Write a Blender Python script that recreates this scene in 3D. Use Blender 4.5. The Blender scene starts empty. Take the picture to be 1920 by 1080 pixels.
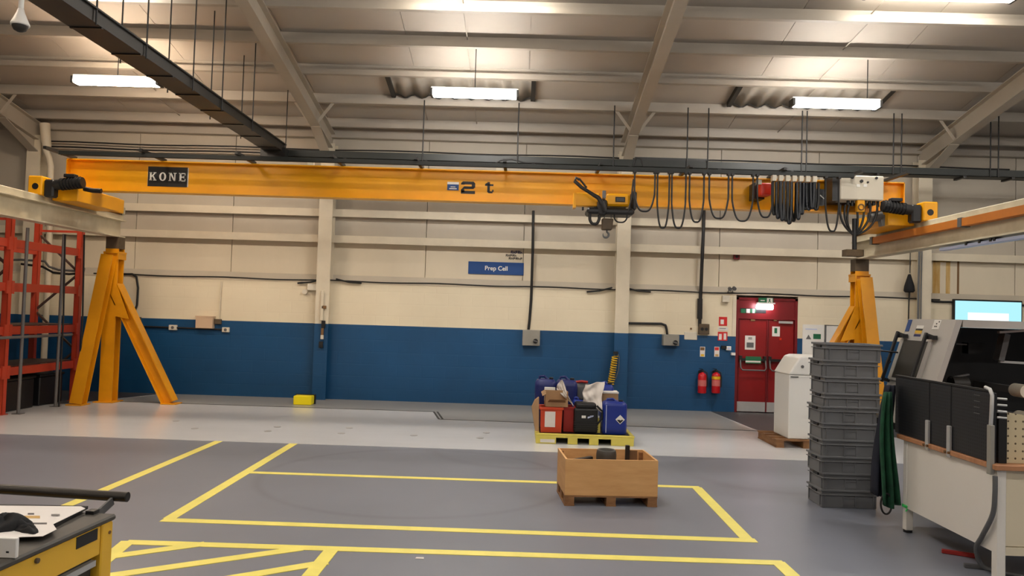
import bpy, math, random
from mathutils import Vector, Matrix

random.seed(7)
SC = bpy.context.scene
COL = SC.collection

# ------------------------------------------------------------------ camera, world, exposure
FPX = 1440.0
CAM = Vector((0.0, 0.0, 1.7))
c_y = Vector((15, 48, FPX)).normalized()
c_x = Vector((1, 0.031, 0)); c_x = (c_x - c_y * c_x.dot(c_y)).normalized()
c_z = c_x.cross(c_y)
RIGHT = Vector((c_x[0], c_y[0], c_z[0]))
DOWN = Vector((c_x[1], c_y[1], c_z[1]))
FWD = Vector((c_x[2], c_y[2], c_z[2]))
cd = bpy.data.cameras.new('camera')
cd.sensor_width = 36.0
cd.lens = 36.0 * FPX / 1920.0
cd.clip_start = 0.05
co = bpy.data.objects.new('camera', cd); COL.objects.link(co)
m = Matrix((RIGHT, -DOWN, -FWD)).transposed().to_4x4(); m.translation = CAM
co.matrix_world = m
SC.camera = co

w = bpy.data.worlds.new('world'); SC.world = w; w.use_nodes = True
w.node_tree.nodes['Background'].inputs[0].default_value = (0.75, 0.85, 1.0, 1)
w.node_tree.nodes['Background'].inputs[1].default_value = 0.3
SC.view_settings.view_transform = 'Standard'
SC.view_settings.look = 'None'
SC.view_settings.exposure = 1.25
SC.view_settings.gamma = 1.0
SC.view_settings.use_curve_mapping = False
LAMP = 36.0          # strength of every tube diffuser


def ray(px, py):
    return RIGHT * (px - 960) + DOWN * (py - 540) + FWD * FPX


def at(px, py, Y):
    d = ray(px, py); return CAM + d * ((Y - CAM.y) / d.y)


def atx(px, py, X):
    d = ray(px, py); return CAM + d * ((X - CAM.x) / d.x)


def atz(px, py, z=0.0):
    d = ray(px, py); return CAM + d * ((z - CAM.z) / d.z)


# ------------------------------------------------------------------ materials
def lin(c):
    return tuple(((v / 255) / 12.92 if v / 255 <= 0.04045 else ((v / 255 + 0.055) / 1.055) ** 2.4) for v in c)


def mat(name, rgb, rough=0.5, metal=0.0, var=0.0, scale=4.0, bump=0.0, bscale=40.0, rgb2=None, emit=0.0, stretch=None, spec=0.5, alpha=1.0):
    m = bpy.data.materials.new(name); m.use_nodes = True
    nt = m.node_tree; b = nt.nodes['Principled BSDF']
    c = lin(rgb)
    b.inputs['Base Color'].default_value = (*c, 1)
    b.inputs['Roughness'].default_value = rough
    b.inputs['Metallic'].default_value = metal
    b.inputs['Specular IOR Level'].default_value = spec
    if emit:
        b.inputs['Emission Color'].default_value = (*c, 1)
        b.inputs['Emission Strength'].default_value = emit
    tc = nt.nodes.new('ShaderNodeTexCoord')
    src = tc.outputs['Object']
    if stretch:
        mp = nt.nodes.new('ShaderNodeMapping'); mp.inputs['Scale'].default_value = stretch
        nt.links.new(src, mp.inputs[0]); src = mp.outputs[0]
    if var or rgb2:
        n = nt.nodes.new('ShaderNodeTexNoise'); n.inputs['Scale'].default_value = scale
        n.inputs['Detail'].default_value = 5; n.inputs['Roughness'].default_value = 0.6
        nt.links.new(src, n.inputs['Vector'])
        r = nt.nodes.new('ShaderNodeValToRGB')
        r.color_ramp.elements[0].position = 0.3; r.color_ramp.elements[1].position = 0.7
        c2 = lin(rgb2) if rgb2 else tuple(v * (1 - var) for v in c)
        r.color_ramp.elements[0].color = (*c2, 1); r.color_ramp.elements[1].color = (*c, 1)
        nt.links.new(n.outputs['Fac'], r.inputs[0]); nt.links.new(r.outputs[0], b.inputs['Base Color'])
    if bump:
        n2 = nt.nodes.new('ShaderNodeTexNoise'); n2.inputs['Scale'].default_value = bscale
        n2.inputs['Detail'].default_value = 3
        nt.links.new(src, n2.inputs['Vector'])
        bp = nt.nodes.new('ShaderNodeBump'); bp.inputs['Strength'].default_value = bump
        bp.inputs['Distance'].default_value = 0.01
        nt.links.new(n2.outputs['Fac'], bp.inputs['Height']); nt.links.new(bp.outputs[0], b.inputs['Normal'])
    if alpha < 1:
        b.inputs['Alpha'].default_value = alpha
    return m


def emis(name, rgb, s):
    m = bpy.data.materials.new(name); m.use_nodes = True
    nt = m.node_tree; nt.nodes.remove(nt.nodes['Principled BSDF'])
    e = nt.nodes.new('ShaderNodeEmission'); e.inputs[0].default_value = (*lin(rgb), 1); e.inputs[1].default_value = s
    nt.links.new(e.outputs[0], nt.nodes['Material Output'].inputs[0])
    return m


def block_mat(name, rgb, rgb2):
    """painted blockwork: faint recessed courses"""
    m = mat(name, rgb, 0.45, var=0.3, scale=0.7, rgb2=rgb2)
    nt = m.node_tree; b = nt.nodes['Principled BSDF']
    tc = [n for n in nt.nodes if n.type == 'TEX_COORD'][0]
    mp = nt.nodes.new('ShaderNodeMapping'); mp.inputs['Rotation'].default_value = (math.pi / 2, 0, 0)
    br = nt.nodes.new('ShaderNodeTexBrick'); br.inputs['Scale'].default_value = 1.0
    br.inputs['Brick Width'].default_value = 0.45; br.inputs['Row Height'].default_value = 0.225
    br.inputs['Mortar Size'].default_value = 0.008; br.inputs['Mortar Smooth'].default_value = 0.6
    br.inputs['Color1'].default_value = br.inputs['Color2'].default_value = (1, 1, 1, 1)
    br.inputs['Mortar'].default_value = (0, 0, 0, 1)
    nt.links.new(tc.outputs['Object'], mp.inputs[0]); nt.links.new(mp.outputs[0], br.inputs['Vector'])
    bp = nt.nodes.new('ShaderNodeBump'); bp.inputs['Strength'].default_value = 0.25; bp.inputs['Distance'].default_value = 0.004
    nt.links.new(br.outputs['Color'], bp.inputs['Height']); nt.links.new(bp.outputs[0], b.inputs['Normal'])
    return m


def perf_mat(name, rgb, hole, pitch, rad, rough=0.5, axes='YZ'):
    """sheet punched with a grid of round holes"""
    m = mat(name, rgb, rough)
    nt = m.node_tree; b = nt.nodes['Principled BSDF']
    tc = [n for n in nt.nodes if n.type == 'TEX_COORD'][0]
    sx = nt.nodes.new('ShaderNodeSeparateXYZ'); nt.links.new(tc.outputs['Object'], sx.inputs[0])

    def math_(op, a, bb=None):
        n = nt.nodes.new('ShaderNodeMath'); n.operation = op
        for i, v in enumerate((a, bb)):
            if v is None: continue
            if isinstance(v, (int, float)): n.inputs[i].default_value = v
            else: nt.links.new(v, n.inputs[i])
        return n.outputs[0]
    d2 = None
    for ax in axes:
        f = math_('FRACT', math_('DIVIDE', math_('ADD', sx.outputs[ax], 50.0), pitch))
        q = math_('POWER', math_('SUBTRACT', f, 0.5), 2.0)
        d2 = q if d2 is None else math_('ADD', d2, q)
    k = math_('LESS_THAN', d2, (rad / pitch) ** 2)
    mx = nt.nodes.new('ShaderNodeMix'); mx.data_type = 'RGBA'
    nt.links.new(k, mx.inputs['Factor']); mx.inputs['A'].default_value = (*lin(rgb), 1); mx.inputs['B'].default_value = (*lin(hole), 1)
    nt.links.new(mx.outputs['Result'], b.inputs['Base Color'])
    return m


def floor_mat(name, rgb, rgb2, rough):
    m = mat(name, rgb, rough, var=0.2, scale=0.55, rgb2=rgb2, bump=0.0, bscale=6.0)
    nt = m.node_tree; b = nt.nodes['Principled BSDF']
    tc = [n for n in nt.nodes if n.type == 'TEX_COORD'][0]
    n = nt.nodes.new('ShaderNodeTexNoise'); n.inputs['Scale'].default_value = 2.2; n.inputs['Detail'].default_value = 6
    nt.links.new(tc.outputs['Object'], n.inputs['Vector'])
    mr = nt.nodes.new('ShaderNodeMapRange'); mr.inputs[3].default_value = rough - 0.005; mr.inputs[4].default_value = rough + 0.01
    nt.links.new(n.outputs['Fac'], mr.inputs[0]); nt.links.new(mr.outputs[0], b.inputs['Roughness'])
    return m


M = {}
M['floor_grey'] = floor_mat('floor_grey', (128, 132, 143), (118, 122, 132), 0.36)
nt = M['floor_grey'].node_tree
_b = nt.nodes['Principled BSDF']; _tc = [n for n in nt.nodes if n.type == 'TEX_COORD'][0]


def _n(op, a, b=None):
    n = nt.nodes.new('ShaderNodeMath'); n.operation = op; n.use_clamp = op == 'MULTIPLY_ADD'
    for i, v in enumerate((a, b)):
        if v is None: continue
        if isinstance(v, (int, float)): n.inputs[i].default_value = v
        else: nt.links.new(v, n.inputs[i])
    return n.outputs[0]


# curved tyre scuffs worn into the paint
scuff = None
for cx_, cy_, rad, wd_ in ((-1.0, 7.88, 1.55, .07), (0.1, 9.6, 1.1, .12), (2.9, 8.7, 1.0, .15)):
    vm = nt.nodes.new('ShaderNodeVectorMath'); vm.operation = 'DISTANCE'; vm.inputs[1].default_value = (cx_, cy_, 0)
    nt.links.new(_tc.outputs['Object'], vm.inputs[0])
    k = _n('MAXIMUM', _n('SUBTRACT', 1.0, _n('DIVIDE', _n('ABSOLUTE', _n('SUBTRACT', vm.outputs['Value'], rad)), wd_)), 0.0)
    scuff = k if scuff is None else _n('MAXIMUM', scuff, k)
_ns = nt.nodes.new('ShaderNodeTexNoise'); _ns.inputs['Scale'].default_value = 0.9; nt.links.new(_tc.outputs['Object'], _ns.inputs['Vector'])
_f = _n('MULTIPLY', _n('MULTIPLY', scuff, _ns.outputs['Fac']), 0.5)
_mx = nt.nodes.new('ShaderNodeMix'); _mx.data_type = 'RGBA'; _mx.inputs['B'].default_value = (*lin((84, 84, 88)), 1)
_src = _b.inputs['Base Color'].links[0].from_socket
nt.links.new(_f, _mx.inputs['Factor']); nt.links.new(_src, _mx.inputs['A']); nt.links.new(_mx.outputs['Result'], _b.inputs['Base Color'])
M['floor_pale'] = mat('floor_pale', (218, 219, 220), 0.22, rgb2=(209, 209, 209), scale=0.5, stretch=(.5, 1.6, 1))
M['plug'] = mat('floor_plug', (146, 144, 141), 0.5)
M['floor_strip'] = floor_mat('floor_strip', (162, 161, 157), (154, 153, 149), 0.32)
M['joint'] = mat('floor_joint', (66, 65, 63), 0.7)
M['floor_dark'] = floor_mat('floor_dark', (84, 82, 82), (70, 69, 70), 0.45)
M['line'] = mat('line_yellow', (254, 240, 124), 0.42, var=0.12, scale=5)
M['blue_wall'] = block_mat('blue_wall', (9, 76, 122), (8, 66, 106))
M['cream_block'] = block_mat('cream_block', (232, 220, 192), (222, 208, 180))
M['cream'] = mat('cream_cladding', (194, 184, 167), 0.55, var=0.12, scale=0.9, stretch=(1, 1, 0.35))
M['cream_low'] = mat('cream_cladding_low', (224, 211, 186), 0.55, var=0.1, scale=0.9, stretch=(1, 1, 0.35))
M['cream2'] = mat('cream_steel', (222, 210, 186), 0.5, var=0.12, scale=2.5)
M['liner'] = mat('roof_liner', (184, 175, 163), 0.6, var=0.1, scale=0.8)
M['purlin'] = mat('purlin_paint', (170, 161, 148), 0.5, var=0.1, scale=1.5)
M['rafter'] = mat('rafter_paint', (180, 170, 154), 0.5, var=0.12, scale=1.5)
M['rooflight'] = mat('rooflight_sheet', (158, 150, 138), 0.4, var=0.2, scale=3)
M['yellow'] = mat('crane_yellow', (242, 170, 4), 0.4, var=0.14, scale=1.3)
M['yellow_leg'] = mat('leg_yellow', (236, 160, 6), 0.45, var=0.2, scale=1.6)
M['orange_bar'] = mat('orange_bar', (205, 120, 30), 0.5, var=0.2, scale=2)
M['rail_cream'] = mat('rail_cream', (214, 206, 180), 0.5, rgb2=(176, 166, 140), scale=2.2)
M['rail_dirty'] = mat('rail_dirty', (222, 212, 186), 0.55, rgb2=(190, 178, 150), scale=2.0)
M['black'] = mat('black_plastic', (22, 22, 24), 0.45, var=0.2, scale=6)
M['black_metal'] = mat('black_metal', (30, 29, 28), 0.4, var=0.2, scale=3)
M['cable'] = mat('black_cable', (26, 25, 25), 0.5)
M['cable_blue'] = mat('flat_cable', (30, 33, 40), 0.4)
M['tray'] = mat('tray_green_black', (26, 31, 28), 0.5, var=0.2, scale=2)
M['trunk'] = mat('trunking_dark', (44, 41, 37), 0.5, var=0.25, scale=3)
M['steel'] = mat('steel', (196, 196, 194), 0.35, 0.35, var=0.1, scale=6)
M['dull_steel'] = mat('dull_steel', (112, 112, 112), 0.5, 0.4, var=0.2, scale=5)
M['white'] = mat('white_paint', (232, 230, 224), 0.4)
M['white_warm'] = mat('white_enclosure', (216, 208, 190), 0.45, var=0.06, scale=2)
M['packing'] = mat('packing_paper', (206, 198, 190), 0.8, var=0.08, scale=6)
M['paper'] = mat('paper', (228, 222, 216), 0.8, var=0.08, scale=6)
M['red_door'] = mat('door_red', (140, 14, 17), 0.4, var=0.15, scale=1.4)
M['red_frame'] = mat('door_frame_red', (116, 18, 24), 0.4, var=0.12, scale=2)
M['red'] = mat('extinguisher_red', (196, 20, 30), 0.3)
M['label_pink'] = mat('label_pink', (206, 108, 104), 0.4)
M['sign_red'] = mat('sign_red', (206, 36, 34), 0.5)
M['sign_green'] = mat('sign_green', (24, 104, 66), 0.5)
M['sign_blue'] = mat('sign_blue', (18, 70, 136), 0.4, var=0.1, scale=4)
M['rack'] = mat('rack_orange', (198, 68, 42), 0.45, var=0.15, scale=3)
M['rack_dark'] = mat('rack_brace', (78, 56, 50), 0.5)
M['grey_tube'] = mat('grey_tube', (112, 110, 108), 0.45, 0.3)
M['ply'] = mat('plywood', (222, 174, 116), 0.6, rgb2=(206, 154, 96), scale=3, stretch=(1, 1, 5))
M['wood'] = mat('pallet_wood', (156, 112, 70), 0.7, rgb2=(120, 82, 50), scale=6, stretch=(1, 1, 4))
M['bench_wood'] = mat('bench_wood', (192, 138, 98), 0.5, rgb2=(164, 112, 76), scale=4, stretch=(1, 6, 1))
M['card'] = mat('cardboard', (176, 140, 102), 0.8, var=0.12, scale=5)
M['card_in'] = mat('cardboard_inside', (128, 94, 62), 0.85, var=0.12, scale=5)
M['spill'] = mat('spill_pallet_yellow', (226, 210, 96), 0.5, var=0.14, scale=4)
M['bin_red'] = mat('bin_red', (206, 70, 34), 0.45, var=0.1, scale=4)
M['bin_red2'] = mat('bin_dark_red', (160, 34, 28), 0.45, var=0.1, scale=4)
M['can_blue'] = mat('can_blue', (22, 48, 140), 0.4, var=0.15, scale=3)
M['can_navy'] = mat('can_navy', (22, 36, 104), 0.42, var=0.2, scale=3)
M['crate'] = mat('crate_grey', (112, 113, 115), 0.5, var=0.08, scale=5)
M['bench_white'] = mat('bench_white', (226, 221, 212), 0.45, var=0.04, scale=1.5)
M['bench_cream'] = mat('bench_cream', (218, 206, 178), 0.45, var=0.04, scale=1.5)
M['machine'] = mat('machine_grey', (186, 182, 176), 0.42, var=0.06, scale=2)
M['mach_dark'] = mat('machine_inside', (16, 16, 17), 0.5, var=0.3, scale=3)
M['mach_window'] = mat('machine_window', (46, 44, 40), 0.5, var=0.1, scale=3)
M['perf_black'] = perf_mat('perforated_black', (34, 36, 40), (18, 19, 21), 0.025, 0.007, 0.4, 'YZ')
M['perf_cream'] = perf_mat('perforated_cream', (206, 190, 154), (96, 80, 58), 0.05, 0.007, 0.45, 'XZ')
M['trolley'] = mat('trolley_yellow', (240, 188, 52), 0.4, var=0.08, scale=2)
M['rubber_top'] = mat('rubber_top', (72, 68, 62), 0.55, var=0.2, scale=7)
M['cloth_black'] = mat('cloth_black', (24, 24, 26), 0.85, var=0.3, scale=10, bump=0.4, bscale=20)
M['cloth_green'] = mat('cloth_green', (26, 88, 56), 0.85, rgb2=(14, 50, 36), scale=8)
M['cloth_navy'] = mat('cloth_navy', (22, 26, 42), 0.85, var=0.3, scale=8)
M['green_bright'] = mat('green_bright', (70, 220, 110), 0.5)
M['box_yellow'] = mat('box_yellow', (254, 234, 16), 0.4)
M['hose_yellow'] = mat('hose_yellow', (222, 178, 30), 0.4)
M['rust'] = mat('rust_stain', (186, 142, 70), 0.8, rgb2=(206, 176, 120), scale=6, stretch=(3, 1, 0.5))
M['rust_dark'] = mat('rust_dark', (120, 88, 54), 0.8)
M['brown_box'] = mat('brown_box', (92, 76, 56), 0.6, var=0.3, scale=12)
M['pale_blue'] = mat('pale_blue_pipe', (196, 206, 236), 0.35)
M['grey_box'] = mat('grey_switch_box', (150, 146, 136), 0.45, var=0.08, scale=6)
M['cream_box'] = mat('cream_box', (206, 178, 148), 0.5)
M['skin_beacon'] = mat('beacon_red', (214, 52, 30), 0.3)
M['tube'] = emis('tube_light', (255, 250, 244), LAMP)
M['tube_low'] = emis('tube_light_low', (255, 246, 232), LAMP * 0.42)
M['tube_warm'] = emis('tube_light_warm', (255, 232, 206), LAMP)
M['exit_lamp'] = emis('exit_lamp', (255, 244, 250), 9.0)
M['screen'] = emis('screen', (178, 240, 252), 0.45)
M['screen_white'] = emis('screen_white', (244, 253, 255), 0.47)


# ------------------------------------------------------------------ mesh builder
class MB:
    def __init__(s):
        s.v = []; s.f = []; s.sm = []

    def add(s, vs, fs, smooth=False):
        o = len(s.v); s.v += [tuple(v) for v in vs]
        for f in fs:
            s.f.append([i + o for i in f]); s.sm.append(smooth)
        return s

    def box(s, x0, x1, y0, y1, z0, z1, M4=None):
        vs = [Vector((x, y, z)) for z in (z0, z1) for y in (y0, y1) for x in (x0, x1)]
        if M4: vs = [M4 @ v for v in vs]
        return s.add(vs, [(0, 2, 3, 1), (4, 5, 7, 6), (0, 1, 5, 4), (2, 6, 7, 3), (0, 4, 6, 2), (1, 3, 7, 5)])

    def bar(s, p0, p1, wd, h, up=(0, 0, 1), off=(0, 0)):
        """box along p0-p1, wd across, h along the up side"""
        p0 = Vector(p0); p1 = Vector(p1); d = (p1 - p0).normalized(); up = Vector(up)
        a = d.cross(up).normalized(); b = a.cross(d).normalized()
        vs = []
        for p in (p0, p1):
            for sb in (-1, 1):
                for sa in (-1, 1):
                    vs.append(p + a * (off[0] + sa * wd / 2) + b * (off[1] + sb * h / 2))
        return s.add(vs, [(0, 2, 3, 1), (4, 5, 7, 6), (0, 1, 5, 4), (2, 6, 7, 3), (0, 4, 6, 2), (1, 3, 7, 5)])

    def ibeam(s, p0, p1, depth, wd, tf=0.016, tw=0.012, up=(0, 0, 1)):
        s.bar(p0, p1, wd, tf, up, (0, depth / 2 - tf / 2))
        s.bar(p0, p1, wd, tf, up, (0, -depth / 2 + tf / 2))
        return s.bar(p0, p1, tw, depth - 2 * tf, up)

    def cyl(s, p0, p1, r, n=12, r1=None, caps=True):
        p0 = Vector(p0); p1 = Vector(p1); d = (p1 - p0).normalized()
        a = d.orthogonal().normalized(); b = d.cross(a)
        r1 = r if r1 is None else r1
        ring = [a * math.cos(2 * math.pi * k / n) + b * math.sin(2 * math.pi * k / n) for k in range(n)]
        vs = [p0 + q * r for q in ring] + [p1 + q * r1 for q in ring]
        s.add(vs, [(k, (k + 1) % n, n + (k + 1) % n, n + k) for k in range(n)], True)
        if caps:
            s.add(vs[:n], [tuple(reversed(range(n)))]); s.add(vs[n:], [tuple(range(n))])
        return s

    def tube(s, pts, r, n=8, closed=False):
        pts = [Vector(p) for p in pts]; N = len(pts)
        rings = []; prev = None
        for i, p in enumerate(pts):
            if closed: t = pts[(i + 1) % N] - pts[i - 1]
            else: t = pts[min(i + 1, N - 1)] - pts[max(i - 1, 0)]
            t.normalize()
            a = t.orthogonal().normalized() if prev is None else (prev - t * prev.dot(t)).normalized()
            prev = a; b = t.cross(a)
            rr = r[i] if isinstance(r, (list, tuple)) else r
            rings.append([p + (a * math.cos(2 * math.pi * k / n) + b * math.sin(2 * math.pi * k / n)) * rr for k in range(n)])
        vs = [v for g in rings for v in g]
        fs = []
        for i in range(N if closed else N - 1):
            j = (i + 1) % N
            for k in range(n):
                fs.append((i * n + k, i * n + (k + 1) % n, j * n + (k + 1) % n, j * n + k))
        s.add(vs, fs, True)
        if not closed:
            s.add(rings[0], [tuple(reversed(range(n)))]); s.add(rings[-1], [tuple(range(n))])
        return s

    def prism(s, poly, vec):
        """planar polygon (list of points) extruded by vec"""
        poly = [Vector(p) for p in poly]; vec = Vector(vec); n = len(poly)
        vs = poly + [p + vec for p in poly]
        return s.add(vs, [tuple(reversed(range(n))), tuple(range(n, 2 * n))] + [(k, (k + 1) % n, n + (k + 1) % n, n + k) for k in range(n)])

    def lathe(s, prof, c=(0, 0, 0), n=20, axis=None):
        c = Vector(c); vs = []; fs = []
        for (r, z) in prof:
            for k in range(n):
                a = 2 * math.pi * k / n
                v = Vector((r * math.cos(a), r * math.sin(a), z))
                if axis is not None: v = axis @ v
                vs.append(c + v)
        for i in range(len(prof) - 1):
            for k in range(n):
                fs.append((i * n + k, i * n + (k + 1) % n, (i + 1) * n + (k + 1) % n, (i + 1) * n + k))
        s.add(vs, fs, True)
        return s

    def sheet(s, fn, nu, nv, thick=0.0):
        vs = [Vector(fn(i / nu, j / nv)) for j in range(nv + 1) for i in range(nu + 1)]
        fs = [(j * (nu + 1) + i, j * (nu + 1) + i + 1, (j + 1) * (nu + 1) + i + 1, (j + 1) * (nu + 1) + i) for j in range(nv) for i in range(nu)]
        return s.add(vs, fs, True)

    def build(s, name, material, parent=None, bevel=0.0, solid=0.0, seg=1, fix=True):
        me = bpy.data.meshes.new(name)
        org = Vector((0, 0, 0))
        if parent is not None: org = WORLD[parent.name].inverted() @ Vector((0, 0, 0))
        if parent is not None:
            inv = WORLD[parent.name].inverted(); vs = [inv @ Vector(v) for v in s.v]
        else:
            vs = [Vector(v) for v in s.v]
        me.from_pydata([tuple(v) for v in vs], [], s.f)
        me.polygons.foreach_set('use_smooth', s.sm)
        me.materials.append(M[material])
        if fix:
            import bmesh
            bm = bmesh.new(); bm.from_mesh(me); bmesh.ops.recalc_face_normals(bm, faces=bm.faces); bm.to_mesh(me); bm.free()
        me.update()
        o = bpy.data.objects.new(name, me); COL.objects.link(o)
        WORLD[o.name] = WORLD[parent.name].copy() if parent is not None else Matrix.Identity(4)
        if parent is not None: o.parent = parent
        if solid:
            md = o.modifiers.new('solid', 'SOLIDIFY'); md.thickness = solid; md.offset = 0
        if bevel:
            md = o.modifiers.new('bevel', 'BEVEL'); md.width = bevel; md.segments = seg; md.limit_method = 'ANGLE'
        return o


WORLD = {}     # world matrix of every object built here (vertices are given in world space)


def tag(o, label, cat, group=None, kind=None):
    if label: o['label'] = label
    if cat: o['category'] = cat
    if group: o['group'] = group
    if kind: o['kind'] = kind
    return o


def thing(name, label, cat, loc=(0, 0, 0), rz=0.0, group=None):
    o = bpy.data.objects.new(name, None); COL.objects.link(o)
    o.empty_display_size = 0.1
    o.location = loc; o.rotation_euler = (0, 0, rz)
    WORLD[o.name] = Matrix.Translation(Vector(loc)) @ Matrix.Rotation(rz, 4, 'Z')
    return tag(o, label, cat, group)


def solo(mb, name, material, label, cat, group=None, **k):
    """a thing that is one mesh; its origin moves to its base"""
    n = len(mb.v)
    b = Vector((sum(v[0] for v in mb.v) / n, sum(v[1] for v in mb.v) / n, min(v[2] for v in mb.v)))
    mb.v = [tuple(Vector(v) - b) for v in mb.v]
    o = mb.build(name, material, None, **k); o.location = b
    WORLD[o.name] = Matrix.Translation(b)
    return tag(o, label, cat, group)


def dup(root, loc, rz=0.0, label=None, group=None):
    r = root.copy(); COL.objects.link(r); r.location = loc; r.rotation_euler = (0, 0, rz)
    WORLD[r.name] = Matrix.Translation(Vector(loc)) @ Matrix.Rotation(rz, 4, 'Z')
    if label: r['label'] = label
    if group: r['group'] = group
    for ch in list(root.children):
        c = ch.copy(); COL.objects.link(c); c.parent = r
        for g in list(ch.children):
            d = g.copy(); COL.objects.link(d); d.parent = c
    return r


def local(root):
    """matrix to hand to MB.box so a part can be modelled in its thing's own frame"""
    return WORLD[root.name]


def lettering(txt, size, parent, loc, rot, material='white', name='lettering', align='CENTER', bold=0.0):
    cu = bpy.data.curves.new(name, 'FONT'); cu.body = txt; cu.size = size; cu.extrude = 0.0008; cu.offset = bold
    cu.align_x = align; cu.align_y = 'CENTER'
    cu.materials.append(M[material])
    tmp = bpy.data.objects.new(name, cu); COL.objects.link(tmp)
    me = bpy.data.meshes.new_from_object(tmp.evaluated_get(bpy.context.evaluated_depsgraph_get()))
    bpy.data.objects.remove(tmp)
    o = bpy.data.objects.new(name, me); COL.objects.link(o)
    mw = Matrix.Translation(Vector(loc)) @ rot.to_4x4()
    WORLD[o.name] = mw
    if parent is not None:
        o.parent = parent; o.matrix_local = WORLD[parent.name].inverted() @ mw
    else:
        o.matrix_world = mw
    return o


FRONT = Matrix(((1, 0, 0), (0, 0, -1), (0, 1, 0)))      # text lying on a wall that faces -Y

# ------------------------------------------------------------------ the building
YW = 14.3                       # face of the masonry
BASE = 1.40                     # top of the blue dado
MAS = 2.17                      # top of the masonry
XL, XR, YF = -15.0, 15.0, -8.0
SL = 0.196                      # roof slope
COLX = [-14.65, -9.15, -3.65, 1.87, 7.38, 12.9]


def roof(y):                    # underside of rafter
    return 4.62 + SL * (14.3 - y) if y > 3 else 4.62 + SL * 11.3 - SL * (3 - y)


# floor
fm = MB(); fm.box(XL - 0.3, XR + 0.3, YF - 0.3, YW + 0.5, -0.15, 0.0)
floor = tag(fm.build('floor', 'floor_grey'), 'grey painted concrete workshop floor', None, kind='structure')


def flat(name, pts, material, z, th=0.004):
    mb = MB(); mb.prism([(p[0], p[1], z - th) for p in pts], (0, 0, th)); return mb.build(name, material, floor)


yb = 9.56
door_l, door_r = at(1335, 772, YW).x, XR
e1 = atz(1335, 773); e2 = atz(1432, 812)
flat('painted_zone', [(-7.9, yb), (4.0, yb), (7.5, yb), (7.5, 11.75), (e2.x, 11.75), (e1.x, YW), (-6.6, YW), (-7.3, 12.6), (-8.9, 10.9), (-9.5, yb)], 'floor_pale', 0.003)
flat('walkway_strip', [(-6.9, 12.98), (-1.4, 12.98), (-1.22, 12.1), (e2.x - 0.1, 12.0), (e1.x, YW), (-6.6, YW)], 'floor_strip', 0.005, 0.002)
flat('dark_zone', [(e1.x, YW), (e2.x, 11.75), (9.5, 11.75), (9.5, YW)], 'floor_dark', 0.0055, 0.0045)
flat('dark_zone', [(-15, YW), (-15, 9.0), (-9.7, 9.0), (-8.9, 10.9), (-7.3, 12.6), (-6.6, YW)], 'floor_dark', 0.0055, 0.0045)
# expansion joints in the pale zone
for a, b in (((-6.9, 12.98), (-1.4, 12.98)), ((-1.4, 12.98), (-1.22, 12.1)), ((-1.22, 12.1), (4.1, 11.95)), ((-1.34, 12.98), (-1.16, 12.1))):
    mb = MB(); mb.bar((*a, 0.006), (*b, 0.006), 0.03, 0.003); mb.build('floor_joint', 'joint', floor)
for px, py in ((365, 804), (502, 809), (640, 813), (776, 817), (520, 801), (912, 812), (900, 822), (330, 790), (655, 803)):
    p = atz(px, py); mb = MB(); mb.cyl((p.x, p.y, 0.003), (p.x, p.y, 0.0065), 0.05, 8); mb.build('bolt_plug', 'plug', floor)


NS = [0]


def stripe(a, b, wd=0.1):
    A = atz(*a); B = atz(*b); mb = MB(); NS[0] += 1; h = 0.002 + 0.0002 * NS[0]
    mb.bar((A.x, A.y, h / 2 + 0.0005), (B.x, B.y, h / 2 + 0.0005), wd, h); return mb.build('painted_line', 'line', floor)


stripe((60, 976), (411, 827))
stripe((317, 973), (552, 831))
stripe((470, 886), (1312, 914), 0.09)
stripe((304, 975), (1418, 1014), 0.1)
stripe((1403, 1014), (1306, 914), 0.1)
stripe((236, 1017), (1470, 1056), 0.1)
stripe((1458, 1054), (1540, 1130), 0.1)
stripe((241, 1015), (150, 1090), 0.1)
stripe((150, 1052), (385, 1020), 0.1)
stripe((150, 1088), (565, 1029), 0.1)
stripe((340, 1100), (612, 1055), 0.1)
stripe((622, 1031), (540, 1130), 0.1)

# wall_back: dado, masonry, cladding panels, girts, columns
mb = MB(); mb.box(XL, XR, YW + 0.22, YW + 0.4, 0, 5.4)
wb = tag(mb.build('wall_back', 'cream'), 'back wall, blue dado under cream blockwork and cladding', None, kind='structure')
dxl, dxr = at(1378, 700, YW).x, at(1494, 700, YW).x
for x0, x1 in ((XL, dxl), (dxr, XR)):
    mb = MB(); mb.box(x0, x1, YW, YW + 0.22, 0, BASE); mb.build('dado', 'blue_wall', wb)
    mb = MB(); mb.box(x0, x1, YW, YW + 0.22, BASE, MAS); mb.build('masonry', 'cream_block', wb)
mb = MB(); mb.box(XL, XR, YW - 0.012, YW + 0.21, MAS, MAS + 0.03); mb.build('sill_flashing', 'cream2', wb)
mb = MB()
mb.prism([(XL, YW, MAS + 0.03), (XL, YW + 0.12, MAS + 0.15), (XL, YW + 0.21, MAS + 0.15), (XL, YW + 0.21, MAS + 0.03)], (XR - XL, 0, 0)); mb.build('sill_flashing', 'cream', wb)
rows = [(MAS + 0.15, 2.97), (3.05, 3.46), (3.56, 4.05), (4.05, 5.15)]
for z0, z1 in rows:
    for i in range(len(COLX) - 1):
        for k in range(3):
            a = COLX[i] + (COLX[i + 1] - COLX[i]) * k / 3; b = COLX[i] + (COLX[i + 1] - COLX[i]) * (k + 1) / 3
            mb = MB(); mb.box(a + 0.006, b - 0.006, YW + 0.13, YW + 0.2, z0, z1); mb.build('cladding_panel', 'cream_low' if z0 < 2.5 else 'cream', wb)
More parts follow.
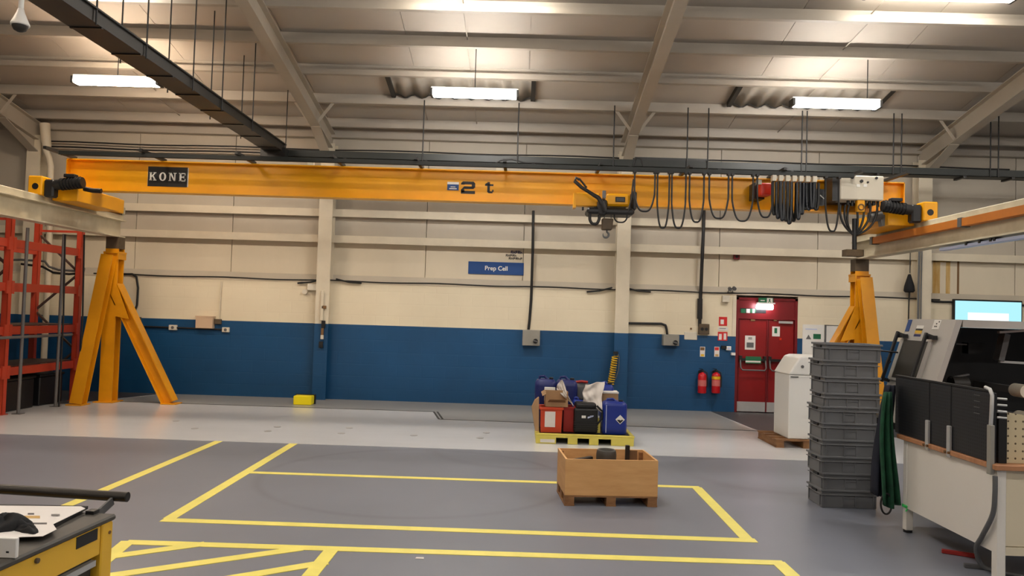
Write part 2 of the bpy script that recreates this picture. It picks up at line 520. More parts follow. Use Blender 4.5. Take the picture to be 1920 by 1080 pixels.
for z in (2.97, 3.46):
    mb = MB(); mb.box(XL, XR, YW + 0.0, YW + 0.2, z, z + 0.09); mb.box(XL, XR, YW, YW + 0.015, z - 0.05, z); mb.build('wall_girt', 'cream2', wb)
mb = MB(); mb.box(XL, XR, YW - 0.02, YW + 0.12, 4.9, 5.125); mb.build('eaves_beam', 'purlin', wb)
for x in COLX:
    mb = MB(); mb.ibeam((x, YW - 0.06, BASE), (x, YW - 0.06, 4.75), 0.24, 0.25, 0.02, 0.014, up=(0, 1, 0)); mb.build('column', 'cream2', wb)
    mb = MB(); mb.ibeam((x, YW - 0.06, 0), (x, YW - 0.06, BASE), 0.24, 0.25, 0.02, 0.014, up=(0, 1, 0)); mb.build('column_base', 'blue_wall', wb)
# rust streaks under the girt in the right bay
for a, b, c, d, mm in ((1749, 489, 1762, 555, 'rust'), (1774, 489, 1781, 556, 'rust'), (1749, 487, 1782, 492, 'rust'), (1795, 488, 1798, 556, 'rust_dark')):
    p = at(a, b, YW + 0.127); q = at(c, d, YW + 0.127)
    mb = MB(); mb.box(p.x, q.x, YW + 0.126, YW + 0.13, q.z, p.z); mb.build('rust_streak', mm, wb)
# conduits high on the wall
for z, r in ((4.66, 0.014), (4.56, 0.016)):
    mb = MB(); mb.tube([(x, YW - 0.03 + 0.0 * x, z + 0.01 * math.sin(x * 2)) for x in [-9 + 0.5 * k for k in range(37)]], r, 6); mb.build('conduit', 'cable', wb)
# cable run along the masonry ledge
mb = MB(); mb.tube([(x, YW - 0.02, MAS + 0.035 + 0.008 * math.sin(x * 3.1)) for x in [-8.0 + 0.25 * k for k in range(64)]], 0.012, 6); mb.build('ledge_cable', 'cable', wb)
for px in (618, 1160):
    for sgn in (-1, 1):
        p0 = at(px + 60 * sgn, 545 + (px - 618) * 0.03 - 14, YW - 0.04); p1 = at(px + 12 * sgn, 537 + (px - 618) * 0.03 - 14, YW - 0.06)
        mb = MB(); mb.tube([p0, (p0 + p1) / 2 + Vector((0, 0, -0.02)), p1], 0.016, 6); mb.build('ledge_cable', 'cable', wb)

# side and front walls out of view
for nm, bx in (('wall_left', (XL - 0.3, XL, YF, YW + 0.4)), ('wall_right', (XR, XR + 0.3, YF, YW + 0.4)), ('wall_front', (XL, XR, YF - 0.3, YF))):
    mb = MB(); mb.box(*bx, BASE, 8.0); o = tag(mb.build(nm, 'cream'), 'cream side wall of the workshop', None, kind='structure')
    mb = MB(); mb.box(*bx, 0, BASE); mb.build('dado', 'blue_wall', o)

# ceiling: liner panels, purlins, rafters, tie rods
ZP = 0.35                       # purlin sits on the rafter
ZS = 0.35 + 0.18
mb = MB()
mb.prism([(XL - 0.3, 14.7, roof(14.7) + ZS + 0.03), (XL - 0.3, 3, roof(3.001) + ZS + 0.03), (XL - 0.3, YF - 0.3, roof(YF - 0.3) + ZS + 0.03),
          (XL - 0.3, YF - 0.3, roof(YF - 0.3) + ZS + 0.13), (XL - 0.3, 3, roof(3.001) + ZS + 0.13), (XL - 0.3, 14.7, roof(14.7) + ZS + 0.13)], (XR - XL + 0.6, 0, 0))
ceil = tag(mb.build('ceiling', 'liner'), 'sloping roof lined with off-white sheets on steel purlins', None, kind='structure')
PURL = [14.02, 13.08, 12.1, 11.2, 10.3, 9.4, 8.4, 7.4, 6.4, 5.4, 4.4, 3.4, 2.0, 0.5, -1, -2.5, -4, -5.5, -7]
ROOFLIGHTS = []
for a, b in zip([14.46] + PURL[:6], PURL[:7]):
    for i in range(len(COLX) - 1):
        for k in range(3):
            x0 = COLX[i] + (COLX[i + 1] - COLX[i]) * k / 3 + 0.004; x1 = COLX[i] + (COLX[i + 1] - COLX[i]) * (k + 1) / 3 - 0.004
            mb = MB(); mb.prism([(x0, a, roof(a) + ZS), (x0, b, roof(b) + ZS), (x0, b, roof(b) + ZS + 0.028), (x0, a, roof(a) + ZS + 0.028)], (x1 - x0, 0, 0)); mb.build('ceiling_panel', 'liner', ceil)
for y in PURL:
    z = roof(y) + ZP; mb = MB()
    mb.box(XL, XR, y - 0.006, y, z, z + 0.18)                           # web
    mb.box(XL, XR, y - 0.075, y - 0.006, z, z + 0.008)                  # lower flange towards the room
    mb.box(XL, XR, y - 0.081, y - 0.075, z, z + 0.085)                  # stiffening lip
    mb.box(XL, XR, y, y + 0.075, z + 0.165, z + 0.173)                  # upper flange
    mb.build('purlin', 'purlin', ceil)
for x in COLX:
    for a, b in ((14.35, 3.0), (3.0, YF)):
        p0 = Vector((x, a, roof(a if a > 3 else 2.999) + 0.175)); p1 = Vector((x, b, roof(b + 0.001 if b >= 3 else b) + 0.175))
        mb = MB(); mb.ibeam(p0, p1, 0.33, 0.17, 0.016, 0.012); mb.build('rafter', 'rafter', ceil)
    # haunch at the eaves
    mb = MB(); h0 = roof(14.2)
    mb.prism([(x - 0.006, 14.2, h0), (x - 0.006, 13.2, roof(13.2)), (x - 0.006, 14.2, h0 - 0.22)], (0.012, 0, 0))
    mb.bar((x, 13.2, roof(13.2) - 0.0), (x, 14.18, h0 - 0.22), 0.17, 0.016); mb.build('haunch', 'rafter', ceil)
    for y in (13.08,):
        for s in (-1, 1):
            mb = MB(); mb.bar((x + s * 0.08, y - 0.02, roof(y) + 0.03), (x + s * 0.34, y - 0.02, roof(y) + ZP + 0.03), 0.05, 0.01, up=(0, 1, 0)); mb.build('fly_brace', 'rafter', ceil)
for xm in (-6.4, -0.9, 4.62, 10.1):
    for a, b in zip(PURL[:7], PURL[1:8]):
        mb = MB(); mb.cyl((xm, a, roof(a) + ZP + 0.14), (xm, b, roof(b) + ZP + 0.05), 0.009, 6); mb.build('tie_rod', 'purlin', ceil)
# corrugated rooflights let into the lining above the lamps
for xa, xb in ((at(727, 170, 12.4).x, at(1000, 170, 12.4).x), (at(1385, 190, 12.4).x, at(1670, 190, 12.4).x)):
    ya, yb_ = 13.0, 12.2
    n = int((xb - xa) / 0.03)

    def corr(i, y):
        x = xa + (xb - xa) * i / n
        return Vector((x, y, roof(y) + ZS - 0.045 + 0.03 * math.sin(2 * math.pi * (x - xa) / 0.28)))
    mb = MB(); mb.add([corr(i, ya) for i in range(n + 1)] + [corr(i, yb_) for i in range(n + 1)], [(i, i + 1, n + 2 + i, n + 1 + i) for i in range(n)], True)
    mb.build('corrugated_rooflight', 'rooflight', ceil, solid=0.006)
    mb = MB(); mb.tube([corr(i, ya - 0.01) + Vector((0, 0, -0.012)) for i in range(0, n + 1, 2)], 0.009, 5); mb.build('corrugated_closer', 'trunk', ceil)
    for xx in (xa, xb):
        mb = MB(); mb.bar((xx, ya, roof(ya) + ZS - 0.04), (xx, yb_, roof(yb_) + ZS - 0.04), 0.07, 0.09); mb.build('rooflight_edge', 'trunk', ceil)

# ------------------------------------------------------------------ lamps
def lamp(name, x, y, z, label, group, drop, length=1.3, glow=None):
    t = thing(name, label, 'light', (x, y, z), 0, group)
    L = length / 2
    mb = MB(); mb.box(x - L, x + L, y - 0.06, y + 0.06, z + 0.086, z + 0.12); mb.build('housing', 'white', t, bevel=0.008)
    mb = MB()
    prof = [(-0.05, 0.085), (-0.09, 0.06), (-0.095, 0.01), (-0.06, -0.012), (0.06, -0.012), (0.095, 0.01), (0.09, 0.06), (0.05, 0.085)]
    mb.prism([(x - L + 0.03, y + u, z + v) for u, v in prof], (2 * L - 0.06, 0, 0))
    mb.build('diffuser', glow or ('tube_warm' if x < -5 else 'tube'), t)
    for s in (-1, 1):
        mb = MB(); mb.box(x + s * (L - 0.015) - 0.018, x + s * (L - 0.015) + 0.018, y - 0.097, y + 0.097, z - 0.014, z + 0.088); mb.build('end_cap', 'trunk', t)
    for s in (drop if isinstance(drop, tuple) else (-0.45, 0.45)):
        mb = MB(); mb.cyl((x + s, y, z + 0.11), (x + s, y, roof(y) + ZS + 0.02), 0.007, 6); mb.build('hanger_rod', 'cable', t)
    return t


G = 'tube lamps over the crane'
for px, py, lab in ((220, 155, 'lit tube lamp hanging beside the dark cable trunking'),
                    (890, 178, 'lit tube lamp hanging above the middle of the crane girder'),
                    (1566, 197, 'lit tube lamp hanging above the white crane control box')):
    p = at(px, py + 3, 11.3); lamp('tube_lamp', p.x, 11.3, p.z, lab, G, (0.47,) if px > 1500 else (0.0,))
for x, where in ((-6.0, 'above the dark trunking'), (-0.62, 'above the middle bay'), (5.25, 'in the top right corner'), (10.5, 'beyond the right edge of the photo')):
    lamp('tube_lamp', x, 9.75, 5.895, 'lit tube lamp fixed close under the roof, ' + where, 'tube lamps near the roof', (-0.5, 0.5), length=1.9, glow='tube_low')
for y, row in ((6.0, 'first'), (2.2, 'second'), (-2.5, 'third')):
    for x, col_ in ((-6.0, 'leftmost'), (-0.62, 'second from left'), (5.12, 'third from left'), (10.3, 'rightmost')):
        lamp('tube_lamp', x, y, 5.5, 'lit tube lamp over near floor, %s of the %s row' % (col_, row), 'tube lamps over the near floor', (-0.5, 0.5))

# ------------------------------------------------------------------ crane runways
RXL, RXR = -6.88, 5.66          # rail centre lines
YC = 12.9                       # legs
RT, RB = 3.17, 2.78             # top and bottom of the runway beams
YG = 11.4                       # girder


def runway(X, sgn, label, steel, y0, splay):
    """sgn: +1 = inner side is towards +X"""
    t = thing('crane_runway', label, 'crane runway', (X, YC, 0), 0, 'crane runways')
    mb = MB(); zc = (RT - 0.09 + RB) / 2
    mb.ibeam((X, y0, zc), (X, YC + 0.12, zc), RT - 0.09 - RB, 0.2, 0.02, 0.016); mb.build('runway_beam', steel, t)
    mb = MB(); mb.bar((X, y0, RT - 0.045), (X, YC + 0.12, RT - 0.045), 0.11, 0.09); mb.build('rail', 'rail_cream', t, bevel=0.01)
    mb = MB(); mb.box(X - 0.07, X + 0.07, YC + 0.06, YC + 0.14, RT, RT + 0.13); mb.build('end_stop', 'rail_cream', t, bevel=0.01)
    # leg: I section, packer, raking struts
    mb = MB(); mb.ibeam((X, YC, 0.015), (X, YC, 2.58), 0.2, 0.22, 0.018, 0.014, up=(0, 1, 0)); mb.build('leg', 'yellow_leg', t)
    mb = MB(); mb.box(X - 0.11, X + 0.11, YC - 0.1, YC + 0.1, 2.58, RB); mb.build('packer', 'brown_box', t)
    mb = MB(); mb.box(X - 0.13, X + 0.13, YC - 0.13, YC + 0.13, 2.5, 2.53); mb.box(X - 0.125, X - 0.105, YC - 0.13, YC + 0.13, 2.4, 2.5); mb.box(X + 0.105, X + 0.125, YC - 0.13, YC + 0.13, 2.4, 2.5); mb.build('collar', 'yellow_leg', t)
    fx = X - sgn * splay
    mb = MB(); mb.ibeam((X - sgn * 0.005, YC - 0.17, 2.46), (fx, YC - 0.5, 0.02), 0.16, 0.2, 0.016, 0.012, up=(0, 1, 0)); mb.build('raking_strut', 'yellow_leg', t)
    mb = MB(); mb.ibeam((X + sgn * 0.03, YC, 1.95), (X + sgn * 1.05, YC, 0.02), 0.2, 0.2, 0.016, 0.012, up=(sgn * 0.85, 0, 0.5)); mb.build('raking_strut', 'yellow_leg', t)
    mb = MB(); mb.prism([(X + sgn * 0.1, YC - 0.105, 1.45), (X + sgn * 0.1, YC - 0.105, 2.0), (X + sgn * 0.34, YC - 0.105, 1.4)], (0, 0.012, 0)); mb.build('gusset_plate', 'yellow_leg', t)
    for a, b, c in ((X, YC, 0.17), (fx, YC - 0.5, 0.13), (X + sgn * 1.07, YC, 0.13)):
        mb = MB(); mb.box(a - c, a + c, b - c, b + c, 0.006, 0.02); mb.build('base_plate', 'yellow_leg', t)
    return t


lr = runway(RXL, 1, 'left crane runway, dirty cream beam on a yellow raking leg', 'rail_dirty', 2.0, 0.22)
rr = runway(RXR, -1, 'right crane runway, cream beam with orange strip on a yellow leg', 'rail_dirty', 2.0, 0.15)
mb = MB(); mb.box(RXR - 0.13, RXR - 0.03, 2.0, 12.2, 2.975, 3.075); mb.build('conductor_strip', 'orange_bar', rr)
for y in (9.75, 12.2, 6.5):
    mb = MB(); mb.box(RXR - 0.14, RXR - 0.02, y - 0.04, y + 0.04, 2.965, 3.085); mb.build('strip_joint', 'dull_steel', rr)
mb = MB(); mb.box(RXR - 0.3, RXR - 0.02, 12.72, 12.9, 2.82, 2.93); mb.build('end_bracket', 'brown_box', rr)

# pale blue air pipe slung below the right beam
mb = MB(); mb.bar((RXR - 0.02, 10.35, 2.735), (RXR - 0.02, 2.2, 2.735), 0.09, 0.045)
ap = thing('air_pipe', 'pale blue pipe slung under the right crane runway beam', 'pipe', (RXR, 6, 2.68))
mb.build('pipe', 'pale_blue', ap, bevel=0.01)
for px, py in ((1811, 460), (1836, 454), (1857, 449), (1864, 449)):
    p = atx(px, py, RXR - 0.07); mb = MB(); mb.box(RXR - 0.075, RXR + 0.03, p.y - 0.02, p.y + 0.02, 2.735, 2.775); mb.build('pipe_clip', 'black_metal', ap)

# ------------------------------------------------------------------ the crane bridge
cr = thing('overhead_crane', 'yellow overhead travelling crane girder marked 2 t', 'crane', (-0.6, YG, 3.34))
gx0, gx1, gz0, gz1 = at(130, 340, YG).x, at(1690, 370, YG).x, 3.335, 3.805
mb = MB()
mb.box(gx0, gx1, YG - 0.006, YG + 0.006, gz0 + 0.016, gz1 - 0.016); mb.box(gx0, gx1, YG - 0.1, YG + 0.1, gz0, gz0 + 0.016); mb.box(gx0, gx1, YG - 0.1, YG + 0.1, gz1 - 0.016, gz1)
mb.build('girder', 'yellow', cr)
for x in (gx0 + 0.006, gx1 - 0.006):
    mb = MB(); mb.box(x - 0.006, x + 0.006, YG - 0.1, YG + 0.1, gz0, gz1); mb.build('end_plate', 'yellow', cr)


def truck(X, sgn):
    """end carriage on its rail, sgn towards the girder"""
    mb = MB(); mb.box(X - 0.09, X + 0.09, 10.9, YC + 0.05, RT + 0.02, RT + 0.25); mb.build('end_carriage', 'yellow', cr, bevel=0.01)
    mb = MB(); mb.box(X - 0.1, X + 0.1, 10.68, 10.9, RT - 0.01, RT + 0.26); h = mb.build('wheel_block', 'yellow', cr, bevel=0.015)
    mb = MB(); mb.cyl((X + sgn * 0.01, 10.674, RT + 0.11), (X + sgn * 0.01, 10.684, RT + 0.11), 0.045, 16); mb.build('axle_hole', 'black', h)
    mb = MB(); mb.box(X + sgn * 0.09 - 0.0, X + sgn * 0.46, 10.95, 12.1, RT - 0.05, gz0 - 0.002); mb.build('girder_seat', 'yellow', cr, bevel=0.008)
    # drive: gearbox then ribbed motor reaching inwards
    mb = MB(); a, b = sorted((X + sgn * 0.1, X + sgn * 0.24)); mb.box(a, b, 10.72, 10.86, RT - 0.03, RT + 0.22); g = mb.build('gearbox', 'black', cr, bevel=0.02)
    mb = MB(); p0 = Vector((X + sgn * 0.22, 10.79, RT + 0.15)); p1 = Vector((X + sgn * 0.62, 10.79, RT + 0.2))
    mb.cyl(p0, p1, 0.075, 16)
    for k in range(7):
        q = p0.lerp(p1, 0.25 + k * 0.11); mb.cyl(q - (p1 - p0).normalized() * 0.008, q + (p1 - p0).normalized() * 0.008, 0.088, 16)
    mb.build('drive_motor', 'black', cr)
    mb = MB(); mb.box(*sorted((X + sgn * 0.36, X + sgn * 0.52)), 10.74, 10.84, RT + 0.26, RT + 0.31); mb.build('terminal_box', 'black', cr, bevel=0.008)


truck(RXL, 1); truck(RXR, -1)
p0, p1 = at(158, 354, 10.95), at(190, 358, 10.95)
mb = MB(); mb.tube([p0, p0.lerp(p1, 0.5) + Vector((0, 0, -0.01)), p1], 0.035, 10); mb.build('buffer_cable', 'black', cr)
# faint stiffener line on the web
yw = YG - 0.007
a = at(263, 330, yw)


def slab(s, strokes, o, sc, y0, y1):
    for x0, z0, x1, z1 in strokes:
        s.box(o.x + x0 * sc, o.x + x1 * sc, y0, y1, o.z + z0 * sc, o.z + z1 * sc)


def poly_letter(s, pts, o, sc, y0, y1):
    s.prism([(o.x + x * sc, y1, o.z + z * sc) for x, z in pts], (0, y0 - y1, 0))


A, B = at(278, 311.5, yw), at(352.5, 352, yw); mb = MB(); mb.box(A.x, B.x, yw - .002, yw, B.z + .012, A.z - .012); mb.build('name_backing', 'white', cr)
px0, px1 = 278.5, 352.0
for k, ch in enumerate('KONE'):
    ax = px0 + (px1 - px0) / 4 * k; bx = px0 + (px1 - px0) / 4 * (k + 1) - 1.2
    A = at(ax, 312 + 0.031 * (ax - 278), yw); B = at(bx, 349.5 + 0.031 * (ax - 278), yw)
    mb = MB(); mb.box(A.x, B.x, yw - 0.006, yw - .0021, B.z, A.z); pl = mb.build('name_plate', 'black', cr)
    sc = (A.z - B.z) * 0.42; o = Vector(((A.x + B.x) / 2, 0, (A.z + B.z) / 2 - sc / 2)); y0, y1 = yw - 0.009, yw - 0.006
    mb = MB()
    if ch == 'K':
        slab(mb, [(-0.42, 0, -0.1, .1), (-0.42, .9, -0.1, 1), (-0.36, 0, -0.16, 1), (0.06, 0, .44, .1), (0.06, .9, .40, 1)], o, sc, y0, y1)
        poly_letter(mb, [(-0.16, .42), (-.16, .56), (.18, .92), (.32, .92), (.0, .52)], o, sc, y0, y1)
        poly_letter(mb, [(-0.08, .56), (.06, .62), (.38, .08), (.16, .08)], o, sc, y0, y1)
    elif ch == 'O':
        n = 18; ring = [(math.cos(2 * math.pi * i / n), math.sin(2 * math.pi * i / n)) for i in range(n)]
        for i in range(n):
            c0, c1 = ring[i], ring[(i + 1) % n]
            poly_letter(mb, [(.42 * c0[0], .5 + .52 * c0[1]), (.42 * c1[0], .5 + .52 * c1[1]), (.2 * c1[0], .5 + .4 * c1[1]), (.2 * c0[0], .5 + .4 * c0[1])], o, sc, y0, y1)
    elif ch == 'N':
        slab(mb, [(-0.46, 0, -0.14, .1), (-.46, .9, -.2, 1), (-0.36, 0, -0.24, 1), (.22, 0, .34, 1), (.12, .9, .46, 1)], o, sc, y0, y1)
        poly_letter(mb, [(-.36, 1), (-.14, 1), (.34, 0), (.18, 0)], o, sc, y0, y1)
    else:
        slab(mb, [(-0.4, 0, .38, .1), (-.4, .9, .36, 1), (-.32, 0, -.1, 1), (-.1, .45, .18, .56), (.16, .36, .22, .66), (.3, 0, .38, .3), (.29, .72, .36, 1)], o, sc, y0, y1)
    mb.build('letter', 'white', pl)
# capacity mark: wide 2, small t, blue plate
A = at(864, 363, yw); sc = at(864, 340, yw).z - A.z; y0, y1 = yw - 0.003, yw
mb = MB(); W = 1.15
slab(mb, [(0, 0, W, .24), (.14, .77, W - .14, 1), (W - .28, .5, W, .86), (0, .74, .28, .86), (.26, .4, W - .14, .6), (0, .1, .28, .32)], A, sc, y0, y1)
poly_letter(mb, [(0, .86), (.14, 1), (.14, .8)], A, sc, y0, y1); poly_letter(mb, [(W, .86), (W - .14, 1), (W - .14, .8)], A, sc, y0, y1)
poly_letter(mb, [(0, .32), (.26, .6), (.26, .32)], A, sc, y0, y1); poly_letter(mb, [(W, .57), (W - .16, .38), (W - .16, .57)], A, sc, y0, y1)
mb.build('capacity_digit', 'black', cr)
A = at(909, 362, yw)
mb = MB(); slab(mb, [(.2, .1, .42, .95), (0, .62, .72, .78), (.3, 0, .66, .16), (.62, .1, .74, .3)], A, sc * 0.95, y0, y1)
poly_letter(mb, [(0, .62), (0, .78), (.2, .9), (.2, .7)], A, sc * .95, y0, y1); poly_letter(mb, [(.2, .1), (.32, 0), (.42, .1)], A, sc * .95, y0, y1)
mb.build('capacity_letter', 'black', cr)
A, B = at(839, 341, yw), at(860, 357, yw)
mb = MB(); mb.box(A.x, B.x, yw - 0.004, yw, B.z, A.z); pl = mb.build('rating_plate', 'sign_blue', cr)
mb = MB(); mb.box(A.x, B.x, yw - 0.005, yw - 0.004, A.z - 0.035, A.z); mb.box(A.x + .03, B.x - .03, yw - 0.005, yw - 0.004, B.z + .015, B.z + .03); mb.box(A.x + .05, B.x - .05, yw - 0.005, yw - 0.004, B.z + .045, B.z + .055); mb.build('plate_print', 'white', pl)
# festoon brackets from the girder top, reaching to the track in front
YT, ZT = 10.74, 3.772
bx = [at(px, 305 + 0.031 * (px - 310), YG).x for px in (142, 310, 478, 645, 792, 948, 1118, 1275, 1440, 1575, 1655)]
for x in bx:
    mb = MB(); mb.bar((x, YG, gz1 + 0.021), (x, YT - 0.1, gz1 + 0.021), 0.045, 0.04); mb.build('festoon_bracket', 'black_metal', cr)
# cream junction blocks clipped to the top flange
for px in (582, 936, 1172):
    p = at(px, 306 + 0.031 * (px - 582), YG - 0.1); mb = MB(); mb.box(p.x - .045, p.x + .045, YG - .1, YG - .03, gz1 + .001, gz1 + .05); mb.build('junction_block', 'white_warm', cr)
# control box on the right end
A, B = at(1576, 328, 10.95), at(1657, 376, 10.95)
mb = MB(); mb.box(A.x, B.x, 10.95, 11.28, B.z, A.z); cb = mb.build('control_box', 'white_warm', cr, bevel=0.012)
mb = MB(); mb.box(A.x - 0.1, A.x - 0.005, 10.98, 11.28, B.z - .02, A.z + .02); mb.build('side_plate', 'black_metal', cr)
mb = MB(); mb.box(A.x - 0.05, B.x + 0.03, 11.25, 11.39, B.z - .02, A.z + .03); mb.build('back_plate', 'black_metal', cr)
for px, py, r in ((1598, 333, .02), (1643, 334, .02), (1615, 340, .024), (1627, 342, .014)):
    p = at(px, py, 10.95); mb = MB(); mb.cyl((p.x, 10.935, p.z), (p.x, 10.95, p.z), r, 10); mb.build('box_knob', 'black', cb)
for px in (1609, 1622):
    p = at(px, 348, 10.95); mb = MB(); mb.box(p.x - .025, p.x + .025, 10.943, 10.95, p.z - .02, p.z + .02); mb.build('box_label', 'white', cb)
for k in range(9):
    p = at(1590 + k * 8, 379, 11.05)
    if k in (3,): continue
    mb = MB(); mb.cyl((p.x, 11.05, B.z), (p.x, 11.05, B.z - .06 - .02 * (k % 3)), .022, 8); mb.build('cable_gland', 'black', cb)
p = at(1613, 389, 10.99)
mb = MB(); mb.box(p.x - .055, p.x + .055, 10.96, 11.04, B.z - .17, B.z - 0.0); g = mb.build('siren_box', 'yellow', cb, bevel=.008)
mb = MB(); mb.tube([(p.x + .04 * math.cos(t), 10.955, p.z + .04 * math.sin(t)) for t in [k * math.pi / 8 for k in range(16)]], .01, 6, True); mb.build('siren_ring', 'rust_dark', g)
# red warning lamp on the web
A, B = at(1426, 342, 10.95), at(1447, 367, 10.95)
mb = MB(); mb.box(A.x, B.x, 10.95, 11.14, B.z, A.z); g = mb.build('warning_lamp', 'skin_beacon', cr, bevel=.03, seg=3)
mb = MB(); mb.box(A.x - .03, A.x + .12, 11.14, 11.39, B.z - .02, A.z + .03); mb.build('lamp_bracket', 'black_metal', cr)
p = at(1424, 341, 10.93); mb = MB(); mb.box(p.x - .03, p.x + .04, 10.95, 11.0, p.z - .03, p.z + .035); mb.build('lamp_label', 'white_warm', cr)

# ------------------------------------------------------------------ festoon track with hanging cables
ft = thing('festoon_track', 'dark festoon track along the crane girder with black cables hanging in loops', 'cable track', (0, YT, ZT))
tx0, tx1 = at(112, 287, YT).x, at(1600, 335, YT).x
mb = MB(); mb.box(tx0, tx1, YT - .03, YT + .03, ZT - .01, ZT + .03); mb.box(tx0, tx1, YT - .03, YT - .02, ZT - .028, ZT - .01); mb.box(tx0, tx1, YT + .02, YT + .03, ZT - .028, ZT - .01); mb.build('track', 'tray', ft)


def uloop(xa, xb, za, zb, depth_z, y, n=22, sw=0.0):
    pts = []
    for i in range(n + 1):
        t = i / n; s = 2 * t - 1
        zt = za + (zb - za) * t
        f = abs(s) ** 2.6
        w = (xa + xb) / 2 + (xb - xa) / 2 * (math.copysign(min(1, abs(s) * 1.35) ** 0.8, s) if abs(s) > 0 else 0)
        pts.append((w, y + sw * math.sin(math.pi * t), depth_z + (zt - depth_z) * f))
    return pts


loops = [(1190, 1228, 397), (1233, 1255, 428), (1260, 1286, 428), (1293, 1320, 417), (1330, 1366, 410), (1373, 1412, 415), (1420, 1450, 408), (1548, 1573, 434)]
for i, (a, b, d) in enumerate(loops):
    pa, pb, pd = at(a, 335, YT), at(b, 335, YT), at((a + b) / 2, d, YT)
    mb = MB(); mb.tube(uloop(pa.x, pb.x, ZT - .03, ZT - .03, pd.z, YT, sw=-.03), .013, 7); mb.build('cable_loop', 'cable', ft)
    for q in (pa, pb):
        mb = MB(); mb.box(q.x - .02, q.x + .02, YT - .035, YT + .035, ZT - .05, ZT - .01); mb.build('cable_carrier', 'black', ft)
for k in range(13):
    a = 1449 + k * 6.3; b = a + 5.5 + random.random() * 5
    d = 404 + 14 * math.sin(math.pi * min(1, k / 8)) - (10 if k > 8 else 0) + random.uniform(-3, 3)
    y = YT + random.uniform(-.06, .06)
    pa, pb, pd = at(a, 345, YT), at(b, 345, YT), at((a + b) / 2, d, YT)
    for j in range(2):
        mb = MB(); mb.tube(uloop(pa.x + j * .012, pb.x + j * .012, ZT - .12, ZT - .12, pd.z + j * .04, y + j * .03, sw=-.02), .019, 7); mb.build('cable_loop', 'cable_blue' if (k + j) % 3 else 'cable', ft)
    if k % 2 == 0:
        mb = MB(); mb.box(pa.x - .02, pa.x + .035, YT - .05, YT + .03, ZT - .11, ZT - .03); mb.build('cable_carrier', 'white_warm', ft)
A, B = at(1508, 354, YT + .12), at(1546, 385, YT + .12)
mb = MB(); mb.box(A.x, B.x, YT + .1, YT + .2, B.z, A.z); mb.box((A.x + B.x) / 2 - .02, (A.x + B.x) / 2 + .02, YT + .1, YT + .14, A.z, ZT); g = mb.build('cable_clamp_block', 'black', ft)
for px, py in ((1511, 365), (1524, 371), (1541, 366)):
    p = at(px, py, YT + .1); mb = MB(); mb.bar((p.x - .03, YT + .095, p.z), (p.x + .025, YT + .095, p.z - .05), .01, .02, up=(0, 1, 0)); mb.build('clamp_mark', 'white', g)

# cable bundle from the control box down to the runway end
bd = thing('cable_bundle', 'tangle of black cables dropping from the control box to the right runway end', 'cables', (at(1605, 420, 10.98).x, 11, 3.0))
p0 = at(1602, 410, 11.0); p1 = at(1602, 468, 11.0)
mb = MB(); mb.cyl(p0, p1, .032, 10); mb.build('conduit', 'black', bd)
for k, (a, b, mx, my) in enumerate(((1585, 1600, 1578, 415), (1592, 1601, 1582, 425), (1606, 1603, 1612, 428), (1620, 1604, 1622, 420), (1632, 1604, 1634, 422), (1576, 1600, 1570, 418), (1645, 1606, 1646, 428))):
    q0 = at(a, 384, 11.02); q1 = at(b, 440, 11.0); qm = at(mx, my, 10.96 - .01 * k)
    pts = [q0.lerp(qm, t).lerp(qm.lerp(q1, t), t) for t in [i / 10 for i in range(11)]]
    mb = MB(); mb.tube(pts, .016, 7); mb.build('cable', 'cable', bd)
q0, q1 = at(1630, 408, 11.1), at(1652, 404, 11.1)
mb = MB(); mb.cyl(q0, q1, .075, 14); mb.build('pulley_motor', 'dull_steel', bd)
q0, q1 = at(1652, 404, 11.1), at(1655, 424, 11.1)
mb = MB(); mb.bar(q0, q1, .07, .1, up=(0, 1, 0)); mb.build('motor_bracket', 'dull_steel', bd)

# ------------------------------------------------------------------ hoist trolley
YH = 11.15
ho = thing('hoist_trolley', 'yellow and black electric hoist with hook hanging from the crane girder', 'hoist', (at(1140, 420, YH).x, YH, 3.0))


def hb(x0, y0, x1, y1, ya, yb_, nm, mt, bev=.01, par=None):
    A, B = at(x0, y0, ya), at(x1, y1, ya); mb = MB(); mb.box(A.x, B.x, ya, yb_, B.z, A.z); return mb.build(nm, mt, par or ho, bevel=bev)


hb(1079, 361, 1124, 387, 11.12, 11.28, 'trolley_plate', 'yellow')
A, B = at(1076, 361, 11.1), at(1080, 389, 11.1); mb = MB(); mb.box(A.x, B.x, 11.1, 11.29, B.z, A.z); mb.build('trolley_flange', 'yellow', ho)
mt = hb(1137, 362, 1181, 387, 11.0, 11.28, 'motor_cover', 'yellow', .03)
A, B = at(1154, 369, 10.995), at(1172, 379, 10.995); mb = MB(); mb.box(A.x, B.x, 10.992, 11.0, B.z, A.z); lp = mb.build('cover_plate', 'black', mt)
for k in range(2):
    mb = MB(); z = B.z + (A.z - B.z) * (.35 + .3 * k); mb.box(A.x + .015, B.x - .015, 10.99, 10.992, z - .005, z + .005); mb.build('plate_print', 'dull_steel', lp)
hb(1101, 388, 1190, 403, 10.95, 11.35, 'gear_housing', 'black', .03)
hb(1122, 372, 1138, 404, 10.93, 11.2, 'rope_drum', 'black', .03)
hb(1130, 357, 1136, 372, 10.96, 11.0, 'cable_clip', 'dull_steel', .004)
hb(1185, 357, 1194, 395, 11.0, 11.25, 'end_cover', 'black', .03)
for px, n0, n1 in ((1093, 388, 392), (1115, 388, 391)):
    A = at(px, n0, 11.0); mb = MB(); mb.cyl(A, A - Vector((0, 0, .05)), .015, 6); mb.build('guide_bolt', 'black', ho)
